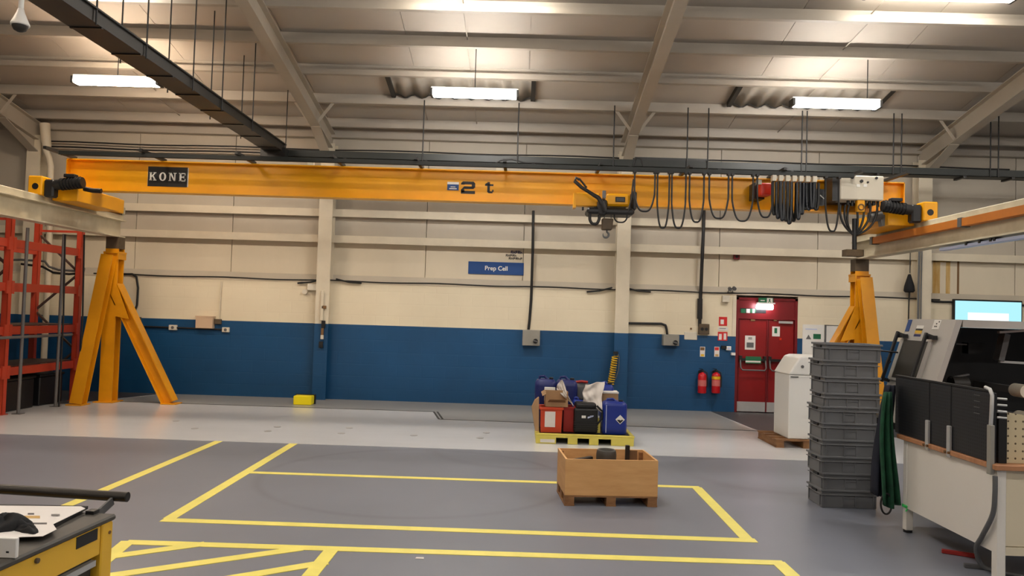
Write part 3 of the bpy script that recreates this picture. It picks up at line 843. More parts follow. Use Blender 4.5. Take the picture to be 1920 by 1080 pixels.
# thick cable arching from the track to the drum
pts = [at(*q) for q in ((1086, 337, 10.95), (1080, 333, 10.95), (1078, 340, 10.95), (1090, 351, 10.93), (1106, 361, 10.92), (1122, 371, 10.92), (1130, 383, 10.9), (1134, 396, 10.92))]
mb = MB(); mb.tube(pts, [.02, .022, .026, .026, .026, .032, .036, .036], 8); mb.build('supply_cable', 'cable', ho)
pts = [at(*q) for q in ((1086, 335, 10.95), (1092, 342, 10.94), (1100, 352, 10.93))]
mb = MB(); mb.tube(pts, .014, 8); mb.build('supply_cable', 'cable', ho)
for a, b, d, r in ((1106, 1124, 420, .022), (1152, 1176, 417, .011)):
    pa, pb, pd = at(a, 400, 11.0), at(b, 398, 11.0), at((a + b) / 2, d, 11.0)
    mb = MB(); mb.tube(uloop(pa.x, pb.x, pa.z, pb.z, pd.z, 11.0, 14), r, 8); mb.build('loop_cable', 'cable', ho)
pts = [at(*q) for q in ((1188, 336, 10.95), (1186, 352, 10.95), (1184, 372, 10.95), (1178, 398, 10.95))]
mb = MB(); mb.tube(pts, .013, 7); mb.build('supply_cable', 'cable', ho)
# hook block
for px in (1133, 1146):
    A, B = at(px, 402, 11.05), at(px, 412, 11.05); mb = MB(); mb.cyl(A, B, .008, 6); mb.build('hoist_rope', 'dull_steel', ho)
A, B = at(1129, 409, 11.0), at(1150, 431, 11.0)
mb = MB(); ins = .015
mb.prism([(A.x, 11.0, A.z), (B.x + .0, 11.0, A.z), (B.x - ins, 11.0, B.z), (A.x + ins * .2, 11.0, B.z)], (0, .12, 0)); hk = mb.build('hook_block', 'brown_box', ho, bevel=.012)
pc = at(1136, 440, 11.06); pts = [at(1138, 431, 11.06)]
for k in range(13):
    a = math.radians(70 - k * 23); pts.append(pc + Vector((.042 * math.cos(a), 0, .042 * math.sin(a))))
mb = MB(); mb.tube(pts, [.014] * 2 + [.016] * 8 + [.013, .011, .008, .005], 8); mb.build('hook', 'dull_steel', hk)

# ------------------------------------------------------------------ cable tray and trunking slung from the roof
YTR, ZTR = 13.0, 4.24
tr = thing('cable_tray', 'long dark cable tray slung on roof rods behind the crane girder', 'cable tray', (3, YTR, ZTR))
tx0, tx1 = at(515, 297, YTR).x, 13.0
mb = MB(); mb.box(tx0, tx1, YTR - .13, YTR + .13, ZTR - .01, ZTR); mb.box(tx0, tx1, YTR - .13, YTR - .12, ZTR - .01, ZTR + .11); mb.box(tx0, tx1, YTR + .12, YTR + .13, ZTR - .01, ZTR + .11); mb.build('tray', 'tray', tr)
for px in (792, 970, 1150, 1288, 1327, 1503, 1512, 1675, 1690, 1857, 1872):
    p = at(px, 300, YTR - .14); mb = MB(); mb.cyl((p.x, YTR - .14, ZTR - .02), (p.x, YTR - .14, roof(YTR) + ZP + .03), .011, 6); mb.build('hanger_rod', 'cable', tr)
for k, px in enumerate((650, 800, 1000, 1180, 1345, 1480, 1640, 1800, 1890)):
    p = at(px, 310, YTR); mb = MB(); mb.box(p.x - .025, p.x + .025, YTR - .15, YTR + .15, ZTR - .04, ZTR - .01); mb.build('tray_bracket', 'black_metal', tr)
p0, p1 = at(1190, 298, YTR + .2), at(1325, 297, YTR + .2)
mb = MB(); mb.bar((p0.x, YTR + .2, p0.z), (p1.x, YTR + .2, p0.z), .05, .06); mb.build('upper_channel', 'black_metal', tr)
for x in (p0.x, p1.x):
    mb = MB(); mb.bar((x, YTR + .2, ZTR), (x, YTR + .2, p0.z), .05, .05, up=(0, 1, 0)); mb.build('channel_post', 'black_metal', tr)
for pts in (((930, 306), (940, 300), (960, 299), (985, 305), (1020, 306)), ((1187, 312), (1193, 296), (1202, 298), (1206, 312))):
    mb = MB(); mb.tube([at(a, b, YTR - .13) for a, b in pts], .012, 6); mb.build('stray_cable', 'cable', tr)

XT, ZT2 = -4.22, 4.3
tk = thing('cable_trunking', 'heavy dark trunking running from the top left corner down the roof to the wall', 'cable trunking', (XT, 9, ZT2))
mb = MB(); mb.box(XT - .16, XT + .16, 3.0, YTR - .14, ZT2, ZT2 + .12); mb.build('trunking', 'trunk', tk)
mb = MB(); mb.box(XT - .19, XT + .19, 3.0, YTR - .14, ZT2 + .12, ZT2 + .135); mb.build('trunking_lid', 'trunk', tk)
for k in range(12):
    y = 4.2 + .75 * k; mb = MB(); mb.box(XT - .155, XT + .155, y - .015, y + .015, ZT2 - .012, ZT2 - .001); mb.build('support_bar', 'black_metal', tk)
mb = MB(); mb.box(XT - .2, XT + .22, YTR - .3, YTR - .135, ZT2 - .16, ZT2 + .05); mb.build('end_box', 'black_metal', tk)
for px in (175, 224, 272, 315, 362, 397, 418, 452, 473, 510, 537):
    s = 1 if px in (224, 315, 397, 452, 510, 175) else -1
    X = XT + .18 * (1 if px in (272, 362, 418, 473, 537, 175) else -1)
    y = atx(px, 150 if px < 420 else 240, X).y
    if y < YTR - .1:
        mb = MB(); mb.cyl((X, y, ZT2 - .03), (X, y, roof(y) + ZP + .1), .009, 6); mb.build('hanger_rod', 'cable', tk)

# CCTV dome
p = at(38, 40, 6.0)
cc = thing('dome_camera', 'white ceiling pendant dome camera with dark glass in the top left corner', 'security camera', (p.x, 6.0, p.z - .07))
mb = MB(); mb.cyl((p.x, 6, p.z + .06), (p.x + .02, 6, roof(6) + ZS - .001), .02, 10); mb.build('pendant_pipe', 'white', cc)
mb = MB(); mb.lathe([(0, .1), (.022, .1), (.03, .07), (.05, .02), (.068, -.02), (.068, -.035), (0, -.035)], (p.x, 6, p.z), 24); mb.build('hood', 'white', cc)
mb = MB(); mb.lathe([(.058, -.034), (.056, -.05), (.044, -.072), (.02, -.084), (0, -.086)], (p.x, 6, p.z), 20); mb.build('dome', 'mach_window', cc)

# rainwater pipe at the left column
rp = thing('rainwater_pipe', 'white rainwater pipe with a hopper elbow beside the far left column', 'pipe', (at(92, 330, 14.1).x, 14.1, 0))
pts = [at(*q, 14.08) for q in ((84, 232), (86, 260), (88, 276))]
mb = MB(); mb.tube(pts, [.09, .085, .075], 12); mb.build('hopper', 'cream2', rp)
pts = [at(*q, 14.08) for q in ((85, 272), (86, 282), (92, 296), (95, 312), (94, 335), (92, 480))]; pts.append(Vector((pts[-1].x, 14.08, 0.0)))
mb = MB(); mb.tube(pts, .055, 12); mb.build('downpipe', 'cream2', rp)

# ------------------------------------------------------------------ door with its signs
dz1 = at(1436, 597, YW).z; dz2 = at(1436, 559, YW).z
d = tag(bpy.data.objects.new('door_1', None), 'red double fire door with push bars and a lit exit lamp above', None, kind='structure'); COL.objects.link(d)
d.location = ((dxl + dxr) / 2, YW, 0); WORLD[d.name] = Matrix.Translation(d.location)
yd = YW + 0.03
mb = MB(); mb.box(dxl, dxl + .05, yd - .02, yd + .12, 0, dz2); mb.box(dxr - .05, dxr, yd - .02, yd + .12, 0, dz2); mb.box(dxl, dxr, yd - .02, yd + .12, dz2 - .04, dz2); mb.build('door_frame', 'red_frame', d)
mb = MB(); mb.box(dxl - .07, dxl - .002, YW - .012, YW + .05, BASE, dz2 + .02); mb.build('side_trim', 'cream2', d)
mb = MB(); mb.box(dxl + .05, dxr - .05, yd + .0, yd + .1, dz1 + .02, dz2 - .04); mb.build('transom_panel', 'red_frame', d)
mb = MB(); mb.box(dxl + .05, dxr - .05, yd - .015, yd + .08, dz1 - .02, dz1 + .02); mb.build('transom_rail', 'red_frame', d)
xm = (dxl + dxr) / 2 + .02
for s, (a, b) in enumerate(((dxl + .055, xm - .008), (xm + .008, dxr - .055))):
    mb = MB(); mb.box(a, b, yd + .01, yd + .055, .015, dz1 - .024); lf = mb.build('door_leaf', 'red_door', d, bevel=.004)
    mb = MB(); mb.box(a + .004, b - .004, yd + .006, yd + .01, .02, .2); mb.build('kick_plate', 'steel', lf)
    mb = MB(); z = .93
    mb.bar((a + .03, yd - .05, z + .05), (b - .03, yd - .05, z + .05), .03, .05)
    mb.box(a + .02, a + .06, yd - .07, yd + .01, z - .0, z + .12); mb.box(b - .06, b - .02, yd - .07, yd + .01, z - .0, z + .12); mb.build('push_bar_rail', 'black_metal', lf)
    mb = MB(); mb.tube([(a + .03, yd - .04, z + .1), (a + .03, yd - .1, z - .1), (a + .06, yd - .11, z - .14), (b - .06, yd - .11, z - .14), (b - .03, yd - .1, z - .1), (b - .03, yd - .04, z + .1)], .014, 8); mb.build('push_bar', 'dull_steel', lf)
    mb = MB(); mb.box(a + .01, a + .03, yd - .003, yd + .01, .22, dz1 - .04); mb.build('edge_strip', 'red_frame', lf)
mb = MB(); mb.box(xm - .012, xm + .012, yd - .006, yd + .009, .02, dz1 - .03); mb.build('meeting_strip', 'red_frame', d)


def wsign(px0, py0, px1, py1, nm, mt, parent, Y=YW, th=.006, bev=0):
    A, B = at(px0, py0, Y), at(px1, py1, Y); mb = MB(); mb.box(min(A.x, B.x), max(A.x, B.x), Y - th, Y, min(A.z, B.z), max(A.z, B.z))
    return mb.build(nm, mt, parent, bevel=bev), A, B


# door furniture
wsign(1460, 602, 1485, 607, 'door_closer', 'steel', d, yd + .01, .05)
wsign(1407, 597, 1415, 602, 'latch', 'rust_dark', d, yd + .01, .02)
wsign(1450, 597, 1456, 602, 'latch', 'rust_dark', d, yd + .01, .02)
n1, A, B = wsign(1397, 629, 1416, 656, 'door_notice', 'paper', d, yd + .008, .003)
wsign(1400, 642, 1413, 652, 'notice_picture', 'dull_steel', n1, yd + .005, .001)
wsign(1403, 632, 1410, 637, 'notice_picture', 'floor_strip', n1, yd + .005, .001)
n1, A, B = wsign(1448, 612, 1462, 631, 'door_notice', 'paper', d, yd + .008, .003)
wsign(1452, 615, 1457, 625, 'notice_picture', 'sign_green', n1, yd + .005, .001)
n1, A, B = wsign(1461, 634, 1465, 638, 'door_button', 'skin_beacon', d, yd + .008, .01)
n1, A, B = wsign(1398, 668, 1427, 682, 'push_sign', 'sign_green', d, yd - .07, .003)
wsign(1398, 676, 1426, 680, 'push_sign_text', 'paper', n1, yd - .073, .001)
n1, A, B = wsign(1388, 577.5, 1436, 587.5, 'exit_route_sign', 'black', d, yd - .001, .004)
for a, b, mt in ((1389.5, 1398, 'sign_green'), (1399.5, 1406, 'paper'), (1407, 1417, 'sign_green'), (1411, 1415, 'paper')):
    wsign(a, 579, b, 587, 'sign_panel', mt, n1, yd - .005 - (.001 if (a, b) == (1411, 1415) else 0), .001)
xl = thing('exit_lamp', 'lit white emergency lamp with a green exit sign above the red doors', 'light', (at(1434, 576, YW).x, YW - .1, at(1434, 576, YW).z))
n1, A, B = wsign(1417, 570, 1449, 581, 'lamp_lens', 'exit_lamp', xl, YW - .06, .06, .02)
wsign(1418, 567, 1449, 570.5, 'lamp_body', 'white', xl, YW + .02, .14)
n1, A, B = wsign(1422, 558, 1450, 569, 'exit_sign', 'sign_green', xl, YW - .06, .006)
p = at(1443, 563.5, YW - .066)
mb = MB(); mb.box(p.x - .05, p.x + .055, YW - .068, YW - .066, p.z - .045, p.z + .045); mb.build('sign_panel', 'paper', n1)
mb = MB(); mb.box(p.x - .012, p.x + .012, YW - .07, YW - .068, p.z - .01, p.z + .03); mb.bar((p.x, YW - .069, p.z - .01), (p.x - .025, YW - .069, p.z - .04), .012, .002, up=(0, 1, 0)); mb.bar((p.x, YW - .069, p.z - .01), (p.x + .025, YW - .069, p.z - .035), .012, .002, up=(0, 1, 0)); mb.build('running_figure', 'sign_green', n1)
p = at(1431, 563.5, YW - .066); mb = MB(); mb.box(p.x - .05, p.x + .03, YW - .068, YW - .066, p.z - .008, p.z + .008); mb.build('arrow', 'paper', n1)

# ------------------------------------------------------------------ things on the back wall
def wthing(name, label, cat, rect, mt, th=.06, Y=YW, bev=.006, group=None, body='body'):
    A, B = at(rect[0], rect[1], Y), at(rect[2], rect[3], Y)
    t = thing(name, label, cat, ((A.x + B.x) / 2, Y, B.z), 0, group)
    mb = MB(); mb.box(A.x, B.x, Y - th, Y, B.z, A.z); mb.build(body, mt, t, bevel=bev); return t, A, B


sg, A, B = wthing('cell_sign', 'blue wall sign reading Prep Cell', 'sign', (878.5, 490, 981.5, 516.5), 'sign_blue', .02, YW + .13, .003, body='board')
p = at(930.5, 503.5, YW + .108); lettering('Prep Cell', .115, sg, p, FRONT, 'white', 'lettering', bold=.002)
lg = thing('wall_logo', 'small dark three-line lettering stuck on the wall above the blue sign', 'lettering', (at(965, 480, YW + .13).x, YW + .13, 2.85))
for (a, b, y0, y1) in ((958, 980, 470, 476), (948.5, 969, 477, 481.5), (954, 980, 482.5, 487)):
    n = int((b - a) / 4); wd = (b - a) / n
    for k in range(n):
        x0 = a + k * wd; q, r = at(x0, y0 + .031 * (x0 - 960), YW + .13), at(x0 + wd * .8, y1 + .031 * (x0 - 960), YW + .13)
        mb = MB(); t_ = (q.x - r.x) * -.28
        mb.box(q.x, q.x + t_, YW + .127, YW + .13, r.z, q.z)
        if k % 3 != 1: mb.box(q.x, r.x, YW + .127, YW + .13, q.z - (q.z - r.z) * .28, q.z)
        if k % 3 != 2: mb.box(r.x - t_, r.x, YW + .127, YW + .13, r.z, q.z - (q.z - r.z) * (.0 if k % 2 else .45))
        mb.box(q.x, r.x, YW + .127, YW + .13, r.z + (q.z - r.z) * .36, r.z + (q.z - r.z) * .6); mb.build('glyph', 'can_navy' if y0 < 475 else 'black', lg)

for rect, lab, cab in (((980, 618, 1011.5, 648), 'grey isolator switch box under the long black cable', None), ((1241, 627, 1270, 648), 'grey isolator switch box right of the middle column', None)):
    t, A, B = wthing('isolator_box', lab, 'switch box', rect, 'grey_box', .16)
    c = Vector((A.x * .25 + B.x * .75, YW - .16, A.z * .3 + B.z * .7))
    mb = MB(); mb.cyl(c, c - Vector((0, .03, 0)), .045, 16); k = mb.build('rotary_switch', 'black', t)
    mb = MB(); mb.bar(c + Vector((-.045, -.04, .012)), c + Vector((.045, -.04, -.012)), .02, .02, up=(0, 1, 0)); mb.build('switch_handle', 'dull_steel', k)
# cables down the wall
for nm, lab, pts, r in (('wall_cable', 'long black cable dropping from the crane to the isolator box', ((1000, 395), (999, 470), (996, 560), (993, 600), (991, 618)), .026),
                        ('wall_cable', 'thick black cable dropping beside the red signs', ((1320, 388), (1319, 430), (1316, 500), (1313.5, 560), (1312, 612)), .032),
                        ('wall_cable', 'thin black cable on the edge of the middle column', ((1176, 400), (1177, 470), (1175.5, 540), (1173, 580)), .014),
                        ('wall_cable', 'short grey conduit bending down to the second isolator box', ((1172, 606), (1240, 607), (1248, 610), (1250, 618), (1251, 627)), .022),
                        ('wall_cable', 'black cable curving down the wall beside the left crane leg', ((228, 514), (248, 514), (256, 519), (259, 540), (257, 572), (249, 592)), .02),
                        ('wall_cable', 'dark cable running under the cream box on the blue wall', ((262, 612), (320, 614), (372, 616), (425, 618)), .016)):
    ws = [at(a, b, YW - .03) for a, b in pts]; fine = []
    for i in range(len(ws) - 1): fine += [ws[i].lerp(ws[i + 1], k / 4) for k in range(4)]
    fine.append(ws[-1])
    solo(MB().tube(fine, r, 7), nm, 'cable', lab, 'cable')
solo(MB().tube([at(1312.5, 560, YW - .05), at(1312, 598, YW - .05)], .05, 8), 'cable_grip', 'cable', 'black wrapped swelling on the thick cable beside the red signs', 'cable')
t, A, B = wthing('junction_box', 'dark brown junction box at the foot of the thick black cable', 'box', (1309, 607, 1328, 627), 'brown_box', .08)
for k in range(2):
    mb = MB(); x = A.x + (B.x - A.x) * (.3 + .4 * k); mb.cyl((x, YW - .085, (A.z + B.z) / 2), (x, YW - .08, (A.z + B.z) / 2), .03, 10); mb.build('knockout', 'black', t)
wt, A, B = wthing('blank_plate', 'white blank plate on the wall between isolator and junction box', 'plate', (1283, 622, 1307, 637.5), 'white_warm', .012)
mb = MB(); mb.cyl(((A.x + B.x) / 2, YW - .014, A.z + .06), ((A.x + B.x) / 2, YW - .01, A.z + .06), .02, 8); mb.build('screw_head', 'rust_dark', wt)
t, A, B = wthing('wall_box', 'cream enclosure on the wall at the top of the blue dado', 'box', (372, 592.5, 402.5, 616), 'cream_box', .12)
mb = MB(); mb.box(A.x - .01, B.x + .01, YW - .125, YW, A.z - .02, A.z + .006); mb.build('lid', 'cream_box', t)
for rect, lab in (((318.5, 609, 333, 619), 'white socket outlet left of the cream enclosure'), ((418, 613.5, 431, 623), 'white socket outlet right of the cream enclosure')):
    t, A, B = wthing('socket_outlet', lab, 'socket', rect, 'white_warm', .05)
    c = (A + B) / 2; mb = MB(); mb.cyl((c.x, YW - .056, c.z), (c.x, YW - .05, c.z), .028, 10); mb.build('socket_face', 'dull_steel', t)
t, A, B = wthing('small_bracket', 'small dark conduit box beside the cream enclosure', 'box', (404, 598, 416, 608), 'brown_box', .06)
mb = MB(); p, q = at(411, 598, YW - .03), at(424, 400, YW + .1); mb.tube([p, at(413, 560, YW - .03), at(415, 528, YW - .03)], .012, 6); mb.build('conduit', 'cream2', t)
t, A, B = wthing('meter_box', 'dark box half hidden behind the left raking crane leg', 'box', (249, 594, 265, 609), 'brown_box', .08)
mb = MB(); mb.cyl(((A.x + B.x) / 2, YW - .09, B.z + .05), ((A.x + B.x) / 2, YW - .08, B.z + .05), .03, 10); mb.build('dial', 'red_frame', t)
# access sensor and horn beside the left column
t, A, B = wthing('sounder', 'small cream sounder and sensor beside the left column', 'alarm', (579, 532, 596, 545), 'white_warm', .1)
p = at(572, 547, YW - .04); mb = MB(); mb.cyl(p + Vector((0, -.02, .0)), p + Vector((0, .03, .0)), .05, 12); mb.bar(p, Vector((A.x + .03, YW - .03, B.z + .04)), .02, .02); mb.build('sensor', 'white_warm', t)
t, A, B = wthing('conduit_drop', 'dark cable drop with fittings down the left column', 'conduit', (604, 601, 610, 615), 'black', .05, YW - .19)
for i, (a, b, c, dd, mt) in enumerate(((603, 545, 606, 601, 'cream2'), (604, 573, 612, 579, 'rust_dark'), (603, 615, 607, 628, 'rust_dark'), (602, 628, 607, 636, 'white_warm'), (599, 640, 606, 652, 'black'))):
    q, r = at(a, b, YW - .19), at(c, dd, YW - .19); mb = MB(); mb.box(q.x, r.x, YW - .23, YW - .19, r.z, q.z); mb.build('fitting', mt, t, bevel=.004)
t, A, B = wthing('call_point', 'small dark red call point high on the right cladding', 'alarm', (1374.5, 476, 1385.5, 487), 'red_frame', .06, YW + .13)
mb = MB(); c = (A + B) / 2; mb.cyl((c.x, YW + .065, c.z), (c.x, YW + .07, c.z), .03, 10); mb.build('button', 'black', t)
# two spotlights over the door left corner
t, A, B = wthing('twin_spotlight', 'small twin-headed emergency light on the ledge left of the doors', 'light', (1353, 554, 1366, 567), 'white_warm', .08)
for px, py in ((1368, 541), (1376, 540)):
    p = at(px, py, YW - .04); mb = MB(); mb.cyl(p, p + Vector((0, -.06, -.02)), .035, 10); mb.bar(p, Vector((p.x - .03, YW - .01, MAS + .03)), .012, .012); mb.build('lamp_head', 'dull_steel', t)
# black bag hanging by the right column
hb_ = thing('hanging_bag', 'black bag hanging from a cord beside the right column', 'bag', (at(1705, 545, YW - .1).x, YW - .1, at(1705, 547, YW).z))
mb = MB(); p = at(1705, 530, YW - .1)
mb.lathe([(0, .16), (.025, .15), (.05, .06), (.085, -.06), (.095, -.15), (.07, -.18), (0, -.18)], p, 12); mb.build('bag', 'cloth_black', hb_)
mb = MB(); mb.tube([at(1707, 460, YW - .1), at(1706, 512, YW - .1)], .008, 6); mb.tube([at(1705, 546, YW - .1), at(1704, 575, YW - .1), at(1703, 620, YW - .1)], .012, 6); mb.build('cord', 'cable', hb_)
mb = MB(); mb.tube([at(1724, 460, YW - .22), at(1722, 540, YW - .22), at(1721, 640, YW - .22)], .018, 6); mb.tube([at(1729, 460, YW - .22), at(1727, 540, YW - .22), at(1726, 640, YW - .22)], .012, 6)
solo(mb, 'column_conduit', 'dull_steel', 'pair of grey conduits on the face of the right column', 'conduit')

# fire point
for rect, lab, deco in (((1348, 594, 1363, 611), 'red square sign, uppermost left of the doors', [(1351, 599, 1357, 608)]), ((1346, 622, 1363.5, 639), 'red sign with white figures on the line of the blue dado', [(1348, 626, 1353, 637), (1357, 625, 1361.5, 637)]),
                        ((1346, 613, 1365, 620), 'narrow cream text sign between the two red signs', [(1349, 615, 1361, 616.5)])):
    sgn, A, B = wthing('fire_sign', lab, 'sign', rect, 'sign_red' if 'red' in lab[:4] else 'paper', .008, YW, 0, body='board')
    for q in deco: wsign(*q, 'pictogram', 'paper' if 'red' in lab[:4] else 'dull_steel', sgn, YW - .008, .002)
for px, lab in ((1317, 'left of the two small extinguisher labels on the blue wall'), (1344, 'right of the two small extinguisher labels on the blue wall')):
    t, A, B = wthing('extinguisher_label', lab, 'sign', (px - 4.5, 650, px + 4.5, 669), 'paper', .006, YW, 0, body='board')
    wsign(px - 3.8, 651, px + 3.8, 657, 'header', 'sign_red' if px > 1330 else 'rust_dark', t, YW - .006, .001)
    wsign(px - 3, 664, px + 3, 668, 'footer', 'hose_yellow' if px < 1330 else 'rust', t, YW - .006, .001)
t, A, B = wthing('door_release', 'small white release button on the blue wall beside the doors', 'switch', (1361, 649, 1370, 657), 'white', .04)
c = (A + B) / 2; mb = MB(); mb.cyl((c.x, YW - .046, c.z), (c.x, YW - .04, c.z), .022, 10); mb.build('button', 'pale_blue', t)
wsign(1352, 648, 1361, 654, 'bracket', 'black', t, YW, .05); wsign(1370, 661, 1377, 666, 'stopper', 'white', t, YW, .07)
for px, lab, band in ((1316, 'left red fire extinguisher hanging on the blue wall', 0), (1342, 'right red fire extinguisher with a yellow band', 1)):
    p = at(px, 737, YW - .12); q = at(px, 692, YW - .12); h = q.z - p.z
    e = thing('fire_extinguisher', lab, 'fire extinguisher', (p.x, YW - .12, p.z), 0, 'extinguishers on the blue wall')
    mb = MB(); mb.lathe([(0, 0), (.072, 0), (.078, .012), (.078, h * .72), (.066, h * .8), (.03, h * .85), (.022, h * .9), (0, h * .9)], p, 20); mb.build('cylinder_body', 'red', e)
    mb = MB(); mb.lathe([(.079, h * .3), (.079, h * .55)], p, 20); mb.build('label_band', 'label_pink', e)
    if band: mb = MB(); mb.lathe([(.0795, h * .58), (.0795, h * .7)], p, 20); mb.build('code_band', 'hose_yellow', e)
    mb = MB(); mb.box(p.x - .02, p.x + .02, p.y - .03, p.y + .03, p.z + h * .88, p.z + h * .97); mb.bar(p + Vector((0, -.01, h * .98)), p + Vector((-.07, -.05, h * .93)), .02, .012); mb.bar(p + Vector((0, -.01, h)), p + Vector((-.07, -.06, h * 1.02)), .02, .012); mb.build('valve', 'black', e)
    mb = MB(); mb.tube([p + Vector((.02, -.02, h * .93)), p + Vector((.075, -.03, h * .86)), p + Vector((.09, -.03, h * .6)), p + Vector((.085, -.03, h * .25))], .012, 7); mb.build('hose', 'black', e)
    mb = MB(); mb.box(p.x - .05, p.x + .05, p.y + .07, YW, p.z + h * .4, p.z + h * .9); mb.build('wall_bracket', 'black_metal', e)
# notices right of the doors
t, A, B = wthing('notice_board', 'white safety notice with a warning triangle right of the doors', 'notice', (1505, 608, 1544, 680), 'white', .01, YW, 0, body='sheet')
q = at(1516, 632, YW - .011); mb = MB(); mb.prism([(q.x - .05, YW - .011, q.z - .04), (q.x + .05, YW - .011, q.z - .04), (q.x, YW - .011, q.z + .045)], (0, -.001, 0)); mb.build('warning_triangle', 'dull_steel', t)
wsign(1525, 626, 1539, 636, 'green_panel', 'sign_green', t, YW - .01, .002); wsign(1510, 616, 1532, 618.5, 'heading', 'pale_blue', t, YW - .01, .002)
t, A, B = wthing('whiteboard', 'whiteboard in a thin frame behind the right crane leg', 'whiteboard', (1547, 610, 1582, 682), 'white', .02, YW, 0, body='board')
for a, b, c, dd in ((1546, 609, 1583, 611.5), (1546, 681, 1583, 683), (1546, 609, 1548, 683), (1581, 609, 1583, 683)): wsign(a, b, c, dd, 'frame_bar', 'dull_steel', t, YW - .015, .012)

# television on the right bay
tv, A, B = wthing('television', 'wall television showing a pale cyan screen above the machine', 'television', (1785, 560.5, 1912, 642), 'black', .07, YW - .02, .006, body='case')
zz = YW - .09
mb = MB(); mb.box(A.x + .022, B.x - .022, zz - .003, zz, B.z + .03, A.z - .03); mb.build('screen', 'screen', tv)
mb = MB(); mb.box(A.x + .25, B.x - .25, zz - .005, zz - .003, B.z + .05, A.z - .24); mb.build('screen_window', 'screen_white', tv)
for k, pts in enumerate((((1735, 560), (1750, 565), (1768, 566), (1785, 566)), ((1912, 572), (1925, 573), (1950, 573)))):
    mb = MB(); mb.tube([at(a, b, YW - .03) for a, b in pts], .02, 6); mb.build('lead', 'cable', tv)

# coiled air hose on the middle column
hs = thing('coiled_air_hose', 'yellow coiled air hose hanging on the middle column', 'hose', (at(1147, 722, YW - .25).x, YW - .25, at(1147, 722, YW).z))
yh = YW - .22; a, b = at(1153, 668, yh), at(1145, 722, yh); pts = []
for k in range(150):
    t_ = k / 149; c = a.lerp(b, t_); r = .05 if t_ < .7 else .055; th = k * 2 * math.pi / 12
    pts.append(c + Vector((r * math.cos(th), r * .8 * math.sin(th), .004 * math.sin(th))))
mb = MB(); mb.tube(pts, .011, 6); mb.build('coil', 'hose_yellow', hs)
mb = MB(); mb.tube([at(1152, 664, yh), at(1158, 662, yh), at(1161, 670, yh), at(1160, 692, yh), at(1155, 708, yh), at(1149, 718, yh)], .009, 6); mb.build('tail_hose', 'dull_steel', hs)
mb = MB(); mb.box(at(1150, 660, yh).x, at(1159, 660, yh).x, yh - .02, YW - .19, at(1150, 664, yh).z, at(1150, 659, yh).z); mb.build('hook_plate', 'black', hs)

# yellow block on the floor by the wall
p = atz(566, 760); A, B = at(550, 742, p.y), at(583, 760, p.y)
yb_t = thing('yellow_block', 'bright yellow block on the floor against the blue wall', 'block', (p.x, p.y, 0))
mb = MB(); mb.box(A.x, B.x, p.y, p.y + .2, .005, A.z); mb.build('body', 'box_yellow', yb_t, bevel=.012)
mb = MB(); mb.box(A.x - .02, B.x + .02, p.y + .2, p.y + .24, .005, A.z + .01); mb.build('back_plate', 'black', yb_t)
mb = MB(); q = atz(742, 749); mb.box(q.x - .06, q.x + .06, q.y - .02, q.y + .02, .005, .02); solo(mb, 'paper_scrap', 'paper', 'white scrap of paper on the floor at the foot of the wall', 'paper scrap')
mb = MB(); q = atz(787, 1047); mb.prism([(q.x - .03, q.y - .012, .001), (q.x + .03, q.y - .018, .001), (q.x + .026, q.y + .02, .001), (q.x - .024, q.y + .016, .001)], (0, 0, .003)); solo(mb, 'paper_scrap', 'paper', 'white scrap lying on the grey floor near the front line', 'paper scrap')

# ------------------------------------------------------------------ pallet racking on the left
rk = thing('pallet_rack', 'orange-red pallet racking left of the yellow crane leg', 'rack', (-7.8, 11.5, 0))
XF, XB = -7.47, -8.2; ZB = (2.5, 1.86, 1.22, .62); ys = (12.9, 11.1, 9.3)
for y in ys:
    for x in (XF, XB):
        mb = MB(); mb.box(x - .045, x + .045, y - .05, y - .046, .01, 3.0); mb.box(x - .045, x - .041, y - .05, y + .03, .01, 3.0); mb.box(x + .041, x + .045, y - .05, y + .03, .01, 3.0); mb.box(x - .07, x + .07, y - .07, y + .05, .006, .014)
        mb.build('upright', 'rack', rk)
    zs = (.2, .85, 1.5, 2.15, 2.8)
    for k in range(4):
        xa, xb = (XF, XB) if k % 2 else (XB, XF)
        mb = MB(); mb.bar((xa, y, zs[k]), (xb, y, zs[k + 1]), .03, .035, up=(0, 1, 0)); mb.build('diagonal_brace', 'rack_dark', rk)
    mb = MB(); mb.bar((XF, y, 2.85), (XB, y, 2.85), .03, .035); mb.build('cross_brace', 'rack', rk)
for ya, yb2 in zip(ys[:-1], ys[1:]):
    for z in ZB:
        for x in (XF, XB):
            mb = MB(); mb.box(x - .025, x + .025, yb2 + .04, ya - .05, z - .06, z + .06); bmz = mb.build('beam', 'rack', rk)
            if x == XF:
                for yy in (yb2 + .05, ya - .06): mb = MB(); mb.box(x + .02, x + .05, yy - .03, yy + .03, z - .1, z + .09); mb.build('beam_connector', 'rack', bmz)
    for z in ZB[2:]:
        mb = MB(); mb.box(XB + .03, XF - .03, yb2 + .06, ya - .08, z + .062, z + .08); mb.build('shelf_board', 'rack_dark', rk)
    for k, (f, z) in enumerate(((.3, ZB[0]), (.3, ZB[1]))):
        y = yb2 + (ya - yb2) * f; mb = MB(); mb.bar((XB, y, z), (XF, y, z), .05, .04); mb.build('pallet_support', 'rack', rk)
# brown carton at the bottom of the rack
cb_t = thing('carton', 'brown carton standing under the lowest rack beam', 'box', (-7.85, 10.85, 0))
mb = MB(); mb.box(-8.1, -7.58, 10.3, 10.95, .005, .42); mb.build('body', 'card', cb_t, bevel=.008)
mb = MB(); mb.box(-8.1, -7.58, 10.6, 10.66, .421, .424); mb.build('tape', 'card_in', cb_t)
